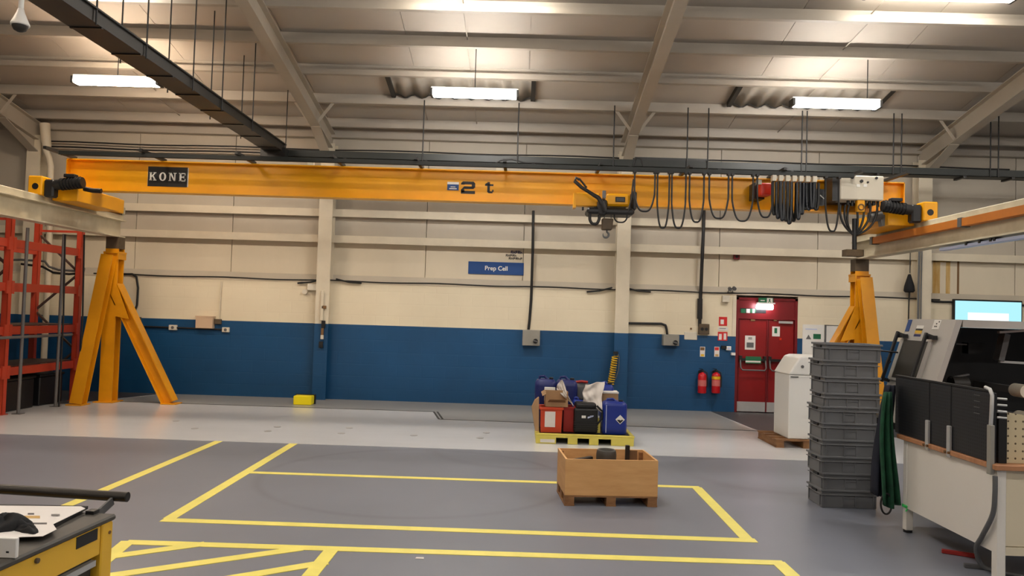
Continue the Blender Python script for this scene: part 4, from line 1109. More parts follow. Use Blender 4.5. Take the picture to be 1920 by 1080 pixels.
# made-up dark lidded bins, added to blacken the bay under the lowest beams
for y0_, y1_, lab in ((11.3, 12.0, 'added dark lidded bin blackening the bay under the racking, nearer of two'), (12.1, 12.75, 'added dark lidded bin blackening the bay under the racking beside the end upright')):
    t = thing('filler_bin', lab, 'bin', (-7.85, (y0_ + y1_) / 2, 0), 0, 'added dark bins under the racking')
    mb = MB(); mb.box(-8.12, -7.56, y0_ + .02, y1_ - .02, .005, .46); mb.build('body', 'black', t, bevel=.015)
    mb = MB(); mb.box(-8.14, -7.54, y0_, y1_, .461, .5); mb.build('lid', 'black_metal', t, bevel=.01)
# grey tube frame in front of the rack
tf = thing('tube_barrier', 'grey tube barrier standing in front of the orange racking', 'frame', (-7.25, 12, 0))
XQ = -7.3; y1 = atx(107, 700, XQ).y; y2 = atx(38, 700, XQ).y; zt = atx(38, 632, XQ).z
for y, top in ((y1, 2.74), (y2, 2.74)):
    mb = MB(); mb.cyl((XQ, y, .005), (XQ, y, top), .024, 8); mb.build('post', 'grey_tube', tf)
    mb = MB(); mb.box(XQ - .06, XQ + .06, y - .06, y + .06, .005, .015); mb.build('foot', 'grey_tube', tf)
mb = MB(); mb.cyl((XQ, y1 + .35, zt), (XQ, 9.0, zt), .022, 8); mb.build('rail', 'grey_tube', tf)
for px, lab in ((155, 'black cable hanging from the left runway between rack and leg'), (119, 'black cable hanging from the left runway in front of the rack')):
    q0, q1 = atx(px + 3, 440, -7.12), atx(px, 590, -7.12); solo(MB().tube([q0, q0.lerp(q1, .5), q1, Vector((q1.x, q1.y, .03))], .014, 6), 'hanging_cable', 'cable', lab, 'cable')
# hose coil on the rack end
hc = thing('hose_coil', 'dark hose coil hanging on the wall end of the racking', 'hose', (-7.75, 13.05, 1.9))
mb = MB(); pts = [at(*q, 13.2) for q in ((0, 488), (40, 487), (70, 489), (84, 490), (92, 500), (110, 506), (140, 508), (152, 510))]; mb.tube(pts, .02, 7); mb.build('hose', 'dull_steel', hc)
mb = MB(); pts = [at(*q, 13.22) for q in ((40, 495), (80, 500), (100, 511), (130, 514), (152, 512))]; mb.tube(pts, .02, 7); mb.build('hose', 'cable', hc)
P3 = [at(*q, 13.25) for q in ((140, 480), (157, 503), (155, 512), (140, 536))]; mb = MB(); mb.prism(P3, (0, .05, 0)); mb.build('hose_hanger', 'dull_steel', hc)

# ------------------------------------------------------------------ yellow spill pallet with its cans and boxes
SX0, SX1, SY0, SY1, SZ = .26, 1.545, 10.16, 11.05, .135
sp = thing('spill_pallet', 'pale yellow plastic spill pallet loaded with cans and cartons', 'pallet', (.9, 10.6, 0))
W = SX1 - SX0
cuts = [(.205, .325), (.425, .545), (.64, .77)]
mb = MB(); xs = [0] + [v for c in cuts for v in c] + [1]
mb.box(SX0, SX1, SY0, SY0 + .05, .085, SZ - .012)
for i in range(0, len(xs), 2): mb.box(SX0 + W * xs[i], SX0 + W * xs[i + 1], SY0 + .001, SY0 + .05, .005, .085)
mb.box(SX0, SX0 + .05, SY0 + .05, SY1, .005, SZ - .012); mb.box(SX1 - .05, SX1, SY0 + .05, SY1, .005, SZ - .012); mb.box(SX0, SX1, SY1 - .05, SY1 - .001, .005, SZ - .012)
mb.build('sump', 'spill', sp)
mb = MB(); mb.box(SX0 - .01, SX1 + .01, SY0 - .01, SY0 + .045, SZ - .02, SZ); mb.box(SX0 - .01, SX0 + .045, SY0, SY1, SZ - .02, SZ); mb.box(SX1 - .045, SX1 + .01, SY0, SY1, SZ - .02, SZ); mb.box(SX0 - .01, SX1 + .01, SY1 - .045, SY1 + .01, SZ - .02, SZ); mb.build('rim', 'spill', sp, bevel=.006)
mb = MB(); mb.box(SX0 + .045, SX1 - .045, SY0 + .045, SY1 - .045, SZ - .03, SZ - .008); mb.build('grating', 'black_metal', sp)
A, B = at(1013, 823, SY0), at(1040, 831, SY0); mb = MB(); mb.box(A.x, B.x, SY0 - .002, SY0, max(.02, B.z), A.z); mb.build('label', 'paper', sp)


def can(name, label, x, y, z, wd, dp, h, mt, rz=0.0, cat='jerrycan', group=None):
    t = thing(name, label, cat, (x, y, z), rz, group); T = local(t)
    r = min(wd, dp) * .22; prof = []
    for cx, cy, a0 in ((wd / 2 - r, dp / 2 - r, 0), (-wd / 2 + r, dp / 2 - r, 90), (-wd / 2 + r, -dp / 2 + r, 180), (wd / 2 - r, -dp / 2 + r, 270)):
        for k in range(5): a = math.radians(a0 + k * 22.5); prof.append((cx + r * math.cos(a), cy + r * math.sin(a)))
    mb = MB(); n = len(prof); rows = [(.94, 0), (1, .02), (1, h * .3), (.985, h * .32), (1, h * .34), (1, h * .84), (.97, h * .9), (.8, h * .96), (.6, h * .975)]
    vs = [T @ Vector((px * s, py * s, zz)) for s, zz in rows for px, py in prof]
    mb.add(vs, [(i * n + k, i * n + (k + 1) % n, (i + 1) * n + (k + 1) % n, (i + 1) * n + k) for i in range(len(rows) - 1) for k in range(n)], True)
    mb.add(vs[:n], [tuple(reversed(range(n)))]); mb.add(vs[-n:], [tuple(range(n))]); mb.build('body', mt, t)
    mb = MB(); mb.cyl(T @ Vector((wd * .25, -dp * .12, h * .95)), T @ Vector((wd * .25, -dp * .12, h * 1.01)), .03, 14); mb.build('cap', 'black', t)
    mb = MB(); mb.tube([T @ Vector(v) for v in ((-wd * .3, 0, h * .95), (-wd * .28, 0, h * 1.02), (-.02, 0, h * 1.03), (wd * .08, 0, h * .96))], .018, 8); mb.build('handle', mt, t)
    return t, T


# blue drum with hazard diamond, front right
t, T = can('jerrycan', 'blue jerrycan with a black and white corrosive diamond at the right of the pallet', at(1150, 815, 10.42).x, 10.42, SZ, .33, .3, .44, 'can_blue', -.03, 'jerrycan')
c = T @ Vector((.07, -.152, .2)); s_ = .062
mb = MB(); mb.prism([c + Vector((0, 0, s_)), c + Vector((-s_, 0, 0)), c + Vector((0, 0, -s_)), c + Vector((s_, 0, 0))], (0, -.003, 0)); dm = mb.build('hazard_diamond', 'white', t)
mb = MB(); c2 = c + Vector((0, -.003, 0)); mb.prism([c2 + Vector((-s_ * .72, 0, -s_ * .1)), c2 + Vector((0, 0, -s_ * .85)), c2 + Vector((s_ * .72, 0, -s_ * .1)), c2 + Vector((s_ * .3, 0, -s_ * .02)), c2 + Vector((s_ * .1, 0, -s_ * .2)), c2 + Vector((-s_ * .2, 0, -s_ * .02))], (0, -.001, 0)); mb.build('hazard_print', 'black', dm)
mb = MB(); q = T @ Vector((-.115, -.153, .02)); mb.box(q.x - .004, q.x + .004, q.y - .004, q.y, q.z, q.z + .37); mb.build('mould_seam', 'pale_blue', t)
# two tall navy cans at the back left
for px, lab in ((1022, 'tall navy can at the back left, behind the open carton'), (1061, 'tall navy can behind the crumpled paper, right of its twin')):
    can('jerrycan', lab, at(px, 760, 10.82).x, 10.82, SZ, .3, .3, .68, 'can_navy', 0, 'jerrycan', 'tall navy cans')
can('jerrycan', 'small blue can with its shoulder showing between the paper sheets', at(1084, 760, 10.62).x, 10.65, SZ, .16, .2, .42, 'can_blue', 0, 'jerrycan')
can('jerrycan', 'blue can at the back right, above the pale carton', at(1137, 730, 10.9).x, 10.92, SZ, .18, .22, .62, 'can_blue', .1, 'jerrycan')
A, B = at(1021, 726, 10.6), at(1041, 739, 10.6); mb = MB(); mb.box(A.x, B.x, 10.6, 10.648, B.z - .1, A.z); solo(mb, 'white_carton', 'white', 'small white carton standing against the tall navy can', 'carton', bevel=.004)


def bin_(name, label, x, y, wd, dp, h, mt, rz, lab=True):
    t = thing(name, label, 'bin', (x, y, SZ), rz, 'red plastic bins on the pallet'); T = local(t)
    mb = MB(); k = .94
    for a in range(4):
        pass
    lo = [(-wd / 2 * k, -dp / 2 * k), (wd / 2 * k, -dp / 2 * k), (wd / 2 * k, dp / 2 * k), (-wd / 2 * k, dp / 2 * k)]; hi = [(-wd / 2, -dp / 2), (wd / 2, -dp / 2), (wd / 2, dp / 2), (-wd / 2, dp / 2)]
    li = [(u * .95, v * .95) for u, v in lo]; hi_i = [(u * .95, v * .95) for u, v in hi]
    vs = [T @ Vector((*p, 0)) for p in lo] + [T @ Vector((*p, h)) for p in hi] + [T @ Vector((*p, h)) for p in hi_i] + [T @ Vector((*p, .01)) for p in li]
    fs = [(3, 2, 1, 0), (12, 13, 14, 15)]
    for i in range(4):
        j = (i + 1) % 4
        for o in (0, 4, 8): fs.append((o + i, o + j, o + 4 + j, o + 4 + i))
    mb.add(vs, fs); mb.build('body', mt, t)
    mb = MB()
    for x0, x1, y0, y1 in ((-wd / 2 - .015, wd / 2 + .015, -dp / 2 - .015, -dp / 2 + .002), (-wd / 2 - .015, wd / 2 + .015, dp / 2 - .002, dp / 2 + .015), (-wd / 2 - .015, -wd / 2 + .002, -dp / 2, dp / 2), (wd / 2 - .002, wd / 2 + .015, -dp / 2, dp / 2)): mb.box(x0, x1, y0, y1, h - .03, h + .004, T)
    mb.build('rim', mt, t, bevel=.004)
    if lab: mb = MB(); mb.box(-wd * .3, wd * .18, -dp / 2 - .004, -dp / 2 * .955, h * .22, h * .84, T); mb.build('paper_label', 'paper', t)
    return t


bin_('plastic_bin', 'orange-red bin with a white paper label at the pallet front', at(1032, 815, 10.4).x, 10.41, .29, .3, .33, 'bin_red', 0)
bin_('plastic_bin', 'darker red bin between the labelled bin and the black case', at(1062, 815, 10.52).x + .02, 10.5, .15, .26, .33, 'bin_red2', 0, False)
# open carton on the labelled bin
oc = thing('open_carton', 'open brown carton lying on top of the orange-red bin', 'carton', (at(1042, 768, 10.42).x, 10.42, SZ + .336), .05)
T = local(oc); zb = 0
mb = MB(); a, b, h = .15, .11, .2
mb.box(-a, a, -b, b, 0, .006, T); mb.box(-a, -a + .006, -b, b, .006, h, T); mb.box(a - .006, a, -b, b, .006, h, T); mb.box(-a + .006, a - .006, b - .006, b, .006, h, T); mb.box(-a + .006, a - .006, -b, -b + .006, .006, h * .45, T); mb.build('body', 'card', oc)
mb = MB(); mb.prism([T @ Vector(v) for v in ((-a, -b + .006, h), (-a, -b - .05, h * .86), (-a * 1.3, -b - .03, h * .7), (-a * 1.3, b, h * .85), (-a, b, h))], (0, 0, .005)); mb.build('flap', 'card', oc)
mb = MB(); mb.prism([T @ Vector(v) for v in ((-a * .8, -b, h * .3), (a * .8, -b, h * .3), (a * .7, -b - .06, h * .5), (-a * .7, -b - .06, h * .5))], (0, .002, .005)); mb.build('flap', 'card_in', oc)
# black case with white print
bc = thing('black_case', 'black ribbed plastic case with white print in the middle of the pallet', 'case', (at(1096, 815, 10.4).x, 10.42, SZ), .04); T = local(bc)
mb = MB(); wd, dp, h = .32, .26, .4
mb.box(-wd / 2, wd / 2, -dp / 2, dp / 2, 0, h * .82, T); mb.build('body', 'black', bc, bevel=.025, seg=2)
mb = MB(); mb.box(-wd / 2 + .02, wd / 2 - .02, -dp / 2 + .02, dp / 2 - .02, h * .8, h, T); mb.build('lid', 'black', bc, bevel=.03, seg=2)
mb = MB(); mb.tube([T @ Vector(v) for v in ((wd / 2 - .02, -dp / 2 + .02, h * .92), (wd / 2 + .05, -dp / 2, h * .75), (wd / 2 + .05, -dp / 2, h * .5), (wd / 2 - .01, -dp / 2 + .02, h * .3))], .014, 7); mb.build('strap', 'cloth_black', bc)
for k in range(4): mb = MB(); mb.box(-wd / 2 - .004, wd / 2 + .004, -dp / 2 - .006, -dp / 2 + .01, .05 + k * .03, .062 + k * .03, T); mb.build('rib', 'black_metal', bc)
mb = MB(); mb.box(-.06, -.005, -dp / 2 - .004, -dp / 2, .2, .235, T); mb.build('label', 'white', bc)
mb = MB(); mb.bar(T @ Vector((.02, -dp / 2 - .002, .2)), T @ Vector((.1, -dp / 2 - .002, .232)), .008, .004, up=(0, 1, 0)); mb.bar(T @ Vector((.02, -dp / 2 - .002, .215)), T @ Vector((.09, -dp / 2 - .002, .225)), .01, .004, up=(0, 1, 0)); mb.bar(T @ Vector((.05, -dp / 2 - .002, .232)), T @ Vector((.1, -dp / 2 - .002, .236)), .006, .004, up=(0, 1, 0)); mb.build('print', 'pale_blue', bc)
# pale carton back right
pc_ = thing('carton', 'closed pale carton at the back right of the pallet', 'carton', (at(1146, 755, 10.75).x, 10.78, SZ)); A, B = at(1131, 736, 10.66), at(1159, 756, 10.66)
mb = MB(); mb.box(A.x, B.x, 10.66, 10.9, SZ, A.z); mb.build('body', 'card', pc_, bevel=.004)
mb = MB(); mb.box(A.x - .006, B.x + .006, 10.654, 10.906, A.z - .012, A.z + .012); mb.build('lid', 'paper', pc_, bevel=.003)
# flattened card on the left edge
mb = MB(); mb.prism([(.255, 10.35, SZ), (.30, 10.3, SZ + .0), (.29, 10.36, SZ + .45), (.24, 10.42, SZ + .4), (.2, 10.45, SZ + .3)], (-.006, .1, 0)); solo(mb, 'card_flap', 'card', 'torn cardboard leaning on the left edge of the pallet', 'cardboard')
# grey sack behind the paper
A, B = at(1078, 718, 10.95), at(1102, 742, 10.95)
mb = MB(); mb.sheet(lambda u, v: (A.x + (B.x - A.x) * u, 10.88 + .05 * math.sin(u * 3.1) * v, SZ + (A.z - SZ) * v), 8, 10); o = solo(mb, 'grey_sack', 'dull_steel', 'grey sack standing upright behind the paper sheets', 'sack', solid=.05, fix=False)
A = at(1090, 717, 10.9); mb = MB(); mb.tube([A + Vector((-.08, 0, 0)), A + Vector((.0, 0, .012)), A + Vector((.09, 0, .004))], .02, 8); solo(mb, 'red_roll', 'bin_red2', 'dull red roll lying on top of the grey sack', 'roll')


def crumple(name, label, pts, Y0, amp, seed):
    """sheet of paper hung over the cans: corners in picture order, real folds"""
    c = [at(a, b, y) for a, b, y in pts]; rnd = random.Random(seed); ph = [rnd.uniform(0, 6) for _ in range(4)]

    def f(u, v):
        p = c[0].lerp(c[1], u).lerp(c[3].lerp(c[2], u), v)
        return p + Vector((.4 * amp * math.sin(7 * v + ph[0]), amp * math.sin(6 * u + ph[1]) + amp * .6 * math.sin(11 * v + 6 * u + ph[2]) + amp * .35 * math.sin(17 * u - 9 * v + ph[3]), .3 * amp * math.sin(8 * u + ph[3])))
    mb = MB(); mb.sheet(f, 22, 22); return solo(mb, name, 'packing', label, 'paper', solid=.003, fix=False)


crumple('packing_paper', 'crumpled white paper peaking over the open carton', ((1050, 713, 10.62), (1054, 713, 10.62), (1075, 762, 10.3), (1042, 730, 10.6)), 10.5, .02, 1)
crumple('packing_paper', 'large crumpled white paper sheet hanging over the black case', ((1096, 721, 10.62), (1133, 715, 10.66), (1127, 772, 10.28), (1092, 752, 10.5)), 10.5, .03, 3)
bt = thing('bottle', 'small pale bottle between the black case and the blue jerrycan', 'bottle', (at(1121, 812, 10.36).x, 10.36, SZ)); q = Vector((at(1121, 812, 10.36).x, 10.36, SZ))
mb = MB(); mb.lathe([(0, 0), (.03, 0), (.033, .01), (.033, .15), (.014, .19), (.014, .21)], q, 14); mb.build('body', 'spill', bt)
mb = MB(); mb.lathe([(.016, .205), (.016, .23), (0, .23)], q, 12); mb.build('cap', 'white', bt)

# ------------------------------------------------------------------ plywood pallet box
bx_ = thing('plywood_box', 'open plywood box on a wooden pallet base in the yellow bay', 'crate', (.845, 7.22, 0), .075)
T = local(bx_); W, D, H, Z0 = .84, .56, .415, .095
hw, hd = W / 2, D / 2
for nm, b in (('front_panel', (-hw, hw, -hd, -hd + .018)), ('rear_panel', (-hw, hw, hd - .018, hd)), ('side_panel', (-hw, -hw + .018, -hd + .0185, hd - .0185)), ('side_panel', (hw - .018, hw, -hd + .0185, hd - .0185))):
    mb = MB(); mb.box(b[0], b[1], b[2], b[3], Z0, H, T); mb.build(nm, 'ply', bx_)
mb = MB(); mb.box(-hw + .0185, hw - .0185, -hd + .0185, hd - .0185, Z0, Z0 + .018, T); mb.build('bottom_panel', 'ply', bx_)
for x in (-hw + .045, 0, hw - .045):
    for y in (-hd + .05, 0, hd - .05):
        mb = MB(); mb.box(x - .042, x + .042, y - .05, y + .05, .018, Z0 - .016, T); mb.build('block', 'wood', bx_)
    mb = MB(); mb.box(x - .045, x + .045, -hd, hd, 0.001, .017, T); mb.build('skid_board', 'wood', bx_)
for y in (-hd + .05, 0, hd - .05):
    mb = MB(); mb.box(-hw, hw, y - .05, y + .05, Z0 - .015, Z0 - .001, T); mb.build('deck_board', 'wood', bx_)
for x in (-hw + .035, hw - .035):
    for y in (hd - .035,):
        mb = MB(); mb.box(x - .016, x + .016, y - .016, y + .016, Z0 + .02, H - .02, T); mb.build('corner_post', 'wood', bx_)
zb = Z0 + .02
q = T @ Vector((.0, .0, zb))
rg = thing('rubber_ring', 'thick black rubber roll standing in the plywood box', 'roll', (q.x, q.y, zb))
mb = MB(); mb.lathe([(.064, .02), (.066, 0), (.084, 0), (.094, .02), (.094, .3), (.088, .335), (.08, .345), (.07, .34), (.064, .32), (.064, .02)], q, 28); mb.build('ring', 'rubber_top', rg)
mb = MB(); mb.lathe([(.0635, .02), (.0635, .24), (.01, .24)], q, 20); mb.build('core', 'black', rg)
q = T @ Vector((.22, .1, zb)); mb = MB(); mb.box(q.x - .02, q.x + .02, q.y - .02, q.y + .02, zb, zb + .37); solo(mb, 'black_post', 'black_metal', 'black square post standing in the plywood box', 'post', bevel=.003)
q = T @ Vector((.3, .17, zb)); mb = MB(); mb.box(q.x - .05, q.x + .03, q.y - .008, q.y + .008, zb, zb + .31); solo(mb, 'card_strip', 'card_in', 'brown strip of board standing at the right end of the plywood box', 'board')
q = T @ Vector((-.2, .02, zb)); g = thing('scrap_parts', 'black offcuts heaped in the left of the plywood box', 'scrap', (q.x, q.y, zb))
for k in range(5):
    a = random.uniform(0, 3.1); c = q + Vector((random.uniform(-.06, .06), random.uniform(-.06, .06),   .045 + k * .046)); mb = MB(); mb.bar(c - Vector((.09 * math.cos(a), .09 * math.sin(a), .01)), c + Vector((.09 * math.cos(a), .09 * math.sin(a), .01)), .05, .05); mb.build('offcut', 'black', g)

# ------------------------------------------------------------------ white cabinet on a small pallet
wc = thing('small_pallet', 'small brown wooden pallet under the white cabinet', 'pallet', (3.95, 10.85, 0))
for y in (10.5, 10.74, 10.98, 11.2):
    mb = MB(); mb.box(3.5, 4.35, y - .055, y + .055, .095, .115); mb.build('deck_board', 'wood', wc)
for x in (3.56, 3.92, 4.29):
    mb = MB(); mb.box(x - .05, x + .05, 10.45, 11.25, .02, .094); mb.build('bearer', 'wood', wc)
    mb = MB(); mb.box(x - .055, x + .055, 10.45, 11.25, .001, .019); mb.build('skid_board', 'wood', wc)
cbn = thing('white_cabinet', 'white steel cabinet with a sloping lid behind the grey crates', 'cabinet', (3.93, 10.8, .117))
x0, x1, y0, y1 = 3.68, 4.25, 10.5, 11.1
mb = MB(); mb.box(x0, x1, y0, y1, .117, .98); mb.build('body', 'white', cbn, bevel=.01)
mb = MB(); mb.prism([(x0 - .012, y0 - .012, .985), (x0 + .13, y0 - .012, 1.22), (x0 + .2, y0 - .012, 1.245), (x1 + .01, y0 - .012, 1.245), (x1 + .01, y0 - .012, .985)], (0, y1 - y0 + .024, 0)); mb.build('sloping_lid', 'white', cbn, bevel=.02, seg=2)
mb = MB(); q = Vector((x0 + .17, y0 - .013, 1.1)); mb.cyl(q, q - Vector((0, .012, 0)), .02, 12); mb.build('lock', 'dull_steel', cbn)
mb = MB(); mb.box(x0 + .02, x0 + .12, y0 - .016, y0, .95, .965); mb.build('pull', 'dull_steel', cbn)
mb = MB(); q = atz(1463, 785); mb.prism([(q.x - .02, 11.3, .006), (q.x + .12, 11.3, .006), (q.x + .05, 11.3, .16)], (0, .1, 0)); solo(mb, 'floor_wedge', 'spill', 'small yellow wedge on the floor behind the white cabinet', 'wedge')

# ------------------------------------------------------------------ stack of grey crates
cw, cdp, ch = .53, .36, .153
proto = thing('plastic_crate', 'grey plastic crate at the bottom of the tall stack', 'crate', (3.085, 7.34, 0), 0, 'stacked grey crates')
T = local(proto); tw = .012; hx, hy = cw / 2 - .014, cdp / 2 - .014; Hc = ch + .014
mb = MB()
mb.box(-hx, hx, -hy, -hy + tw, .004, Hc, T); mb.box(-hx, hx, hy - tw, hy, .004, Hc, T); mb.box(-hx, -hx + tw, -hy + tw, hy - tw, .004, Hc, T); mb.box(hx - tw, hx, -hy + tw, hy - tw, .004, Hc, T); mb.box(-hx + tw, hx - tw, -hy + tw, hy - tw, .004, .014, T); mb.build('body', 'crate', proto)
mb = MB(); ox, oy = cw / 2, cdp / 2
for zz, th in ((Hc - .016, .018), (Hc - .05, .007)):
    mb.box(-ox, ox, -oy, -hy - .0005, zz, zz + th, T); mb.box(-ox, ox, hy + .0005, oy, zz, zz + th, T); mb.box(-ox, -hx - .0005, -hy, hy, zz, zz + th, T); mb.box(hx + .0005, ox, -hy, hy, zz, zz + th, T)
mb.build('rim', 'crate', proto, bevel=.002)
mb = MB()
for x in (-hx + .03, -.055, .055, hx - .03):
    mb.box(x - .004, x + .004, -hy - .011, -hy - .0005, .02, Hc - .05, T); mb.box(x - .004, x + .004, hy + .0005, hy + .011, .02, Hc - .05, T)
for y in (-hy + .03, hy - .03):
    mb.box(-hx - .011, -hx - .0005, y - .004, y + .004, .02, Hc - .05, T); mb.box(hx + .0005, hx + .011, y - .004, y + .004, .02, Hc - .05, T)
mb.box(-.055, .055, -hy - .009, -hy - .0005, Hc - .075, Hc - .068, T)
mb.build('rib', 'crate', proto)['kind'] = 'stuff'
for sg_ in (-1, 1):
    mb = MB(); mb.box(sg_ * (hx + .006) - .0062, sg_ * (hx + .006) + .0062, -.055, .055, Hc - .049, Hc - .018, T); mb.build('hand_grip', 'black', proto)
mb = MB(); mb.box(-.05, .05, -hy - .004, -hy - .0005, .03, Hc - .08, T); mb.build('label_panel', 'crate', proto)
ordn = ['second', 'third', 'fourth', 'fifth', 'sixth', 'seventh', 'eighth', 'ninth']
z = 0
for k in range(1, 10):
    z += ch if k != 6 else .122
    nm = 'grey plastic crate, %s from the bottom of the tall stack' % ordn[k - 1] if k < 9 else 'grey plastic crate on top of the tall stack'
    sh = .012 * math.sin(k * 2.2) + (.008 if k > 5 else 0)
    dup(proto, (3.085 + sh, 7.34 + .006 * math.cos(k * 1.7), z), .012 * math.sin(k * 1.3), nm)

# ------------------------------------------------------------------ workbench with perforated screen
wbx0, wbx1, wby0, wby1 = 3.22, 4.5, 5.2, 6.46
bn = thing('workbench', 'white steel workbench with black perforated screens and a wooden top', 'workbench', (3.8, 5.8, 0))
for x in (wbx0 + .03, wbx1 - .03):
    for y in (wby0 + .03, wby1 - .03):
        mb = MB(); mb.box(x - .03, x + .03, y - .03, y + .03, .02, .755); lg_ = mb.build('leg', 'bench_white', bn, bevel=.004)
        mb = MB(); mb.cyl((x, y, .001), (x, y, .02), .035, 12); mb.build('foot', 'black', lg_)
mb = MB(); mb.box(wbx0 + .005, wbx0 + .03, wby0 + .061, wby1 - .061, .2, .754); mb.build('side_panel', 'bench_white', bn)
mb = MB(); mb.box(wbx0 + .061, wbx1 - .061, wby0 + .012, wby0 + .04, .25, .754); mb.build('front_panel', 'bench_cream', bn)
mb = MB(); mb.box(wbx0 + .061, wbx1 - .061, wby0 + .005, wby0 + .05, .19, .245); mb.build('lower_rail', 'bench_cream', bn)
mb = MB(); mb.box(wbx0 - .03, wbx1, wby0 - .03, wby1 + .06, .756, .792); mb.build('worktop', 'bench_wood', bn, bevel=.004)
# three screen panels along the left edge
ys_ = [wby1 + .13, wby1 - .42, wby1 - .72, wby0 + .02]
for a, b in zip(ys_[:-1], ys_[1:]):
    mb = MB(); mb.box(wbx0 - .012, wbx0 + .006, b + .006, a - .006, .794, 1.265); mb.build('perforated_panel', 'perf_black', bn, bevel=.003)
mb = MB(); mb.box(wbx0 - .016, wbx0 + .01, ys_[-1] + .05, ys_[0], 1.266, 1.28); mb.build('screen_top_rail', 'black_metal', bn)
for y in (ys_[1], ys_[2]):
    mb = MB(); mb.box(wbx0 - .034, wbx0 - .013, y - .022, y + .022, .74, .97); br = mb.build('steel_upright', 'steel', bn, bevel=.004)
    for dy in (-.02, .03):
        mb = MB(); mb.cyl((wbx0 - .032, y + dy, .775), (wbx0 - .045, y + dy, .775), .01, 8); mb.build('bolt', 'rust_dark', br)
yp = wby0 + .03
mb = MB(); mb.box(wbx0 - .045, wbx0 - .014, yp - .022, yp + .022, .72, 1.05); br = mb.build('steel_upright', 'grey_box', bn, bevel=.004)
mb = MB(); pts = [(wbx0 - .03, yp, 1.05), (wbx0 - .028, yp - .005, 1.15), (wbx0 - .02, yp + .005, 1.25), (wbx0 - .02, yp + .03, 1.285), (wbx0 - .02, yp + .08, 1.295)]; mb.tube(pts, .013, 8); mb.build('bent_rod', 'steel', bn)
for k in range(4):
    z = 1.23 - .042 * k; mb = MB(); mb.cyl((wbx0, yp - .02, z), (wbx0 + .055, yp - .035, z - .002), .007, 8); mb.build('hook_pin', 'steel', bn)
    mb = MB(); mb.bar((wbx0 - .014, yp + .15, z - .0), (wbx0 - .014, yp + .22, z), .004, .006, up=(1, 0, 0)); mb.build('slot_glint', 'dull_steel', bn)
mb = MB(); yy = wby0 + .06
mb.prism([(wbx0 + .09, yy, .794), (wbx0 + .62, yy, .794), (wbx0 + .62, yy, .84), (wbx0 + .21, yy, 1.12), (wbx0 + .09, yy, 1.135)], (0, .014, 0)); mb.build('perforated_end_plate', 'perf_cream', bn)
mb = MB(); mb.box(wbx0 + .03, wbx0 + .085, yy - .02, yy + .03, .794, 1.13); mb.build('end_post', 'black_metal', bn)
# hose hanging down the white side
mb = MB(); pts = [(wbx0 - .035, yp - .06, .72), (wbx0 - .035, yp - .06, .6), (wbx0 - .03, yp - .03, .46), (wbx0 - .02, yp + .1, .28), (wbx0 + .0, yp + .2, .16), (wbx0 + .08, yp + .22, .03), (wbx0 + .3, yp + .1, .015)]
pts = [Vector(p) for p in pts]; sm_ = []
for i in range(len(pts) - 1):
    p0 = pts[max(i - 1, 0)]; p1 = pts[i]; p2 = pts[i + 1]; p3 = pts[min(i + 2, len(pts) - 1)]
    for k in range(6):
        t_ = k / 6; sm_.append(.5 * ((2 * p1) + (p2 - p0) * t_ + (2 * p0 - 5 * p1 + 4 * p2 - p3) * t_ ** 2 + (3 * p1 - p0 - 3 * p2 + p3) * t_ ** 3))
sm_.append(pts[-1])
solo(MB().tube(sm_, .016, 8), 'grey_hose', 'dull_steel', 'grey hose hanging down the white side of the workbench', 'hose')
# bits under the bench
for px, py, l, a, mt, lab in ((1800, 1042, .12, .5, 'bin_red2', 'dull red bar lying on the floor under the workbench'), (1828, 1066, .07, .2, 'dull_steel', 'grey metal offcut on the floor under the workbench')):
    q = atz(px, py); mb = MB(); mb.bar(q + Vector((-l * math.cos(a), l * math.sin(a), .016)), q + Vector((l * math.cos(a), -l * math.sin(a), .016)), .03, .03); solo(mb, 'floor_offcut', mt, lab, 'offcut', bevel=.004)

# ------------------------------------------------------------------ grey machine with its open end
mc = thing('machine', 'grey machine with a sloping front hatch and a dark open end', 'machine', (4.4, 6.9, 0))
MY0, MY1 = 6.57, 7.38
b0 = at(1752, 727, MY0); t0 = at(1797, 601, MY0); b1 = at(1664, 716, MY1); t1 = at(1701, 596.5, MY1)
zb_, zt_ = (b0.z + b1.z) / 2, (t0.z + t1.z) / 2
xb_, xt_ = (b0.x + b1.x) / 2, (t0.x + t1.x) / 2
slope = (xt_ - xb_) / (zt_ - zb_)
z_low = .82; x_low = xb_ + (z_low - zb_) * slope
XE = 5.6


def mf(u, v, off=0.0):
    """point on the sloping front: u 0 near .. 1 far, v 0 bottom .. 1 top"""
    z = zb_ + (zt_ - zb_) * v; x = xb_ + (xt_ - xb_) * v
    nrm = Vector((-1, 0, slope)).normalized()
    return Vector((x, MY0 + (MY1 - MY0) * u, z)) + nrm * off


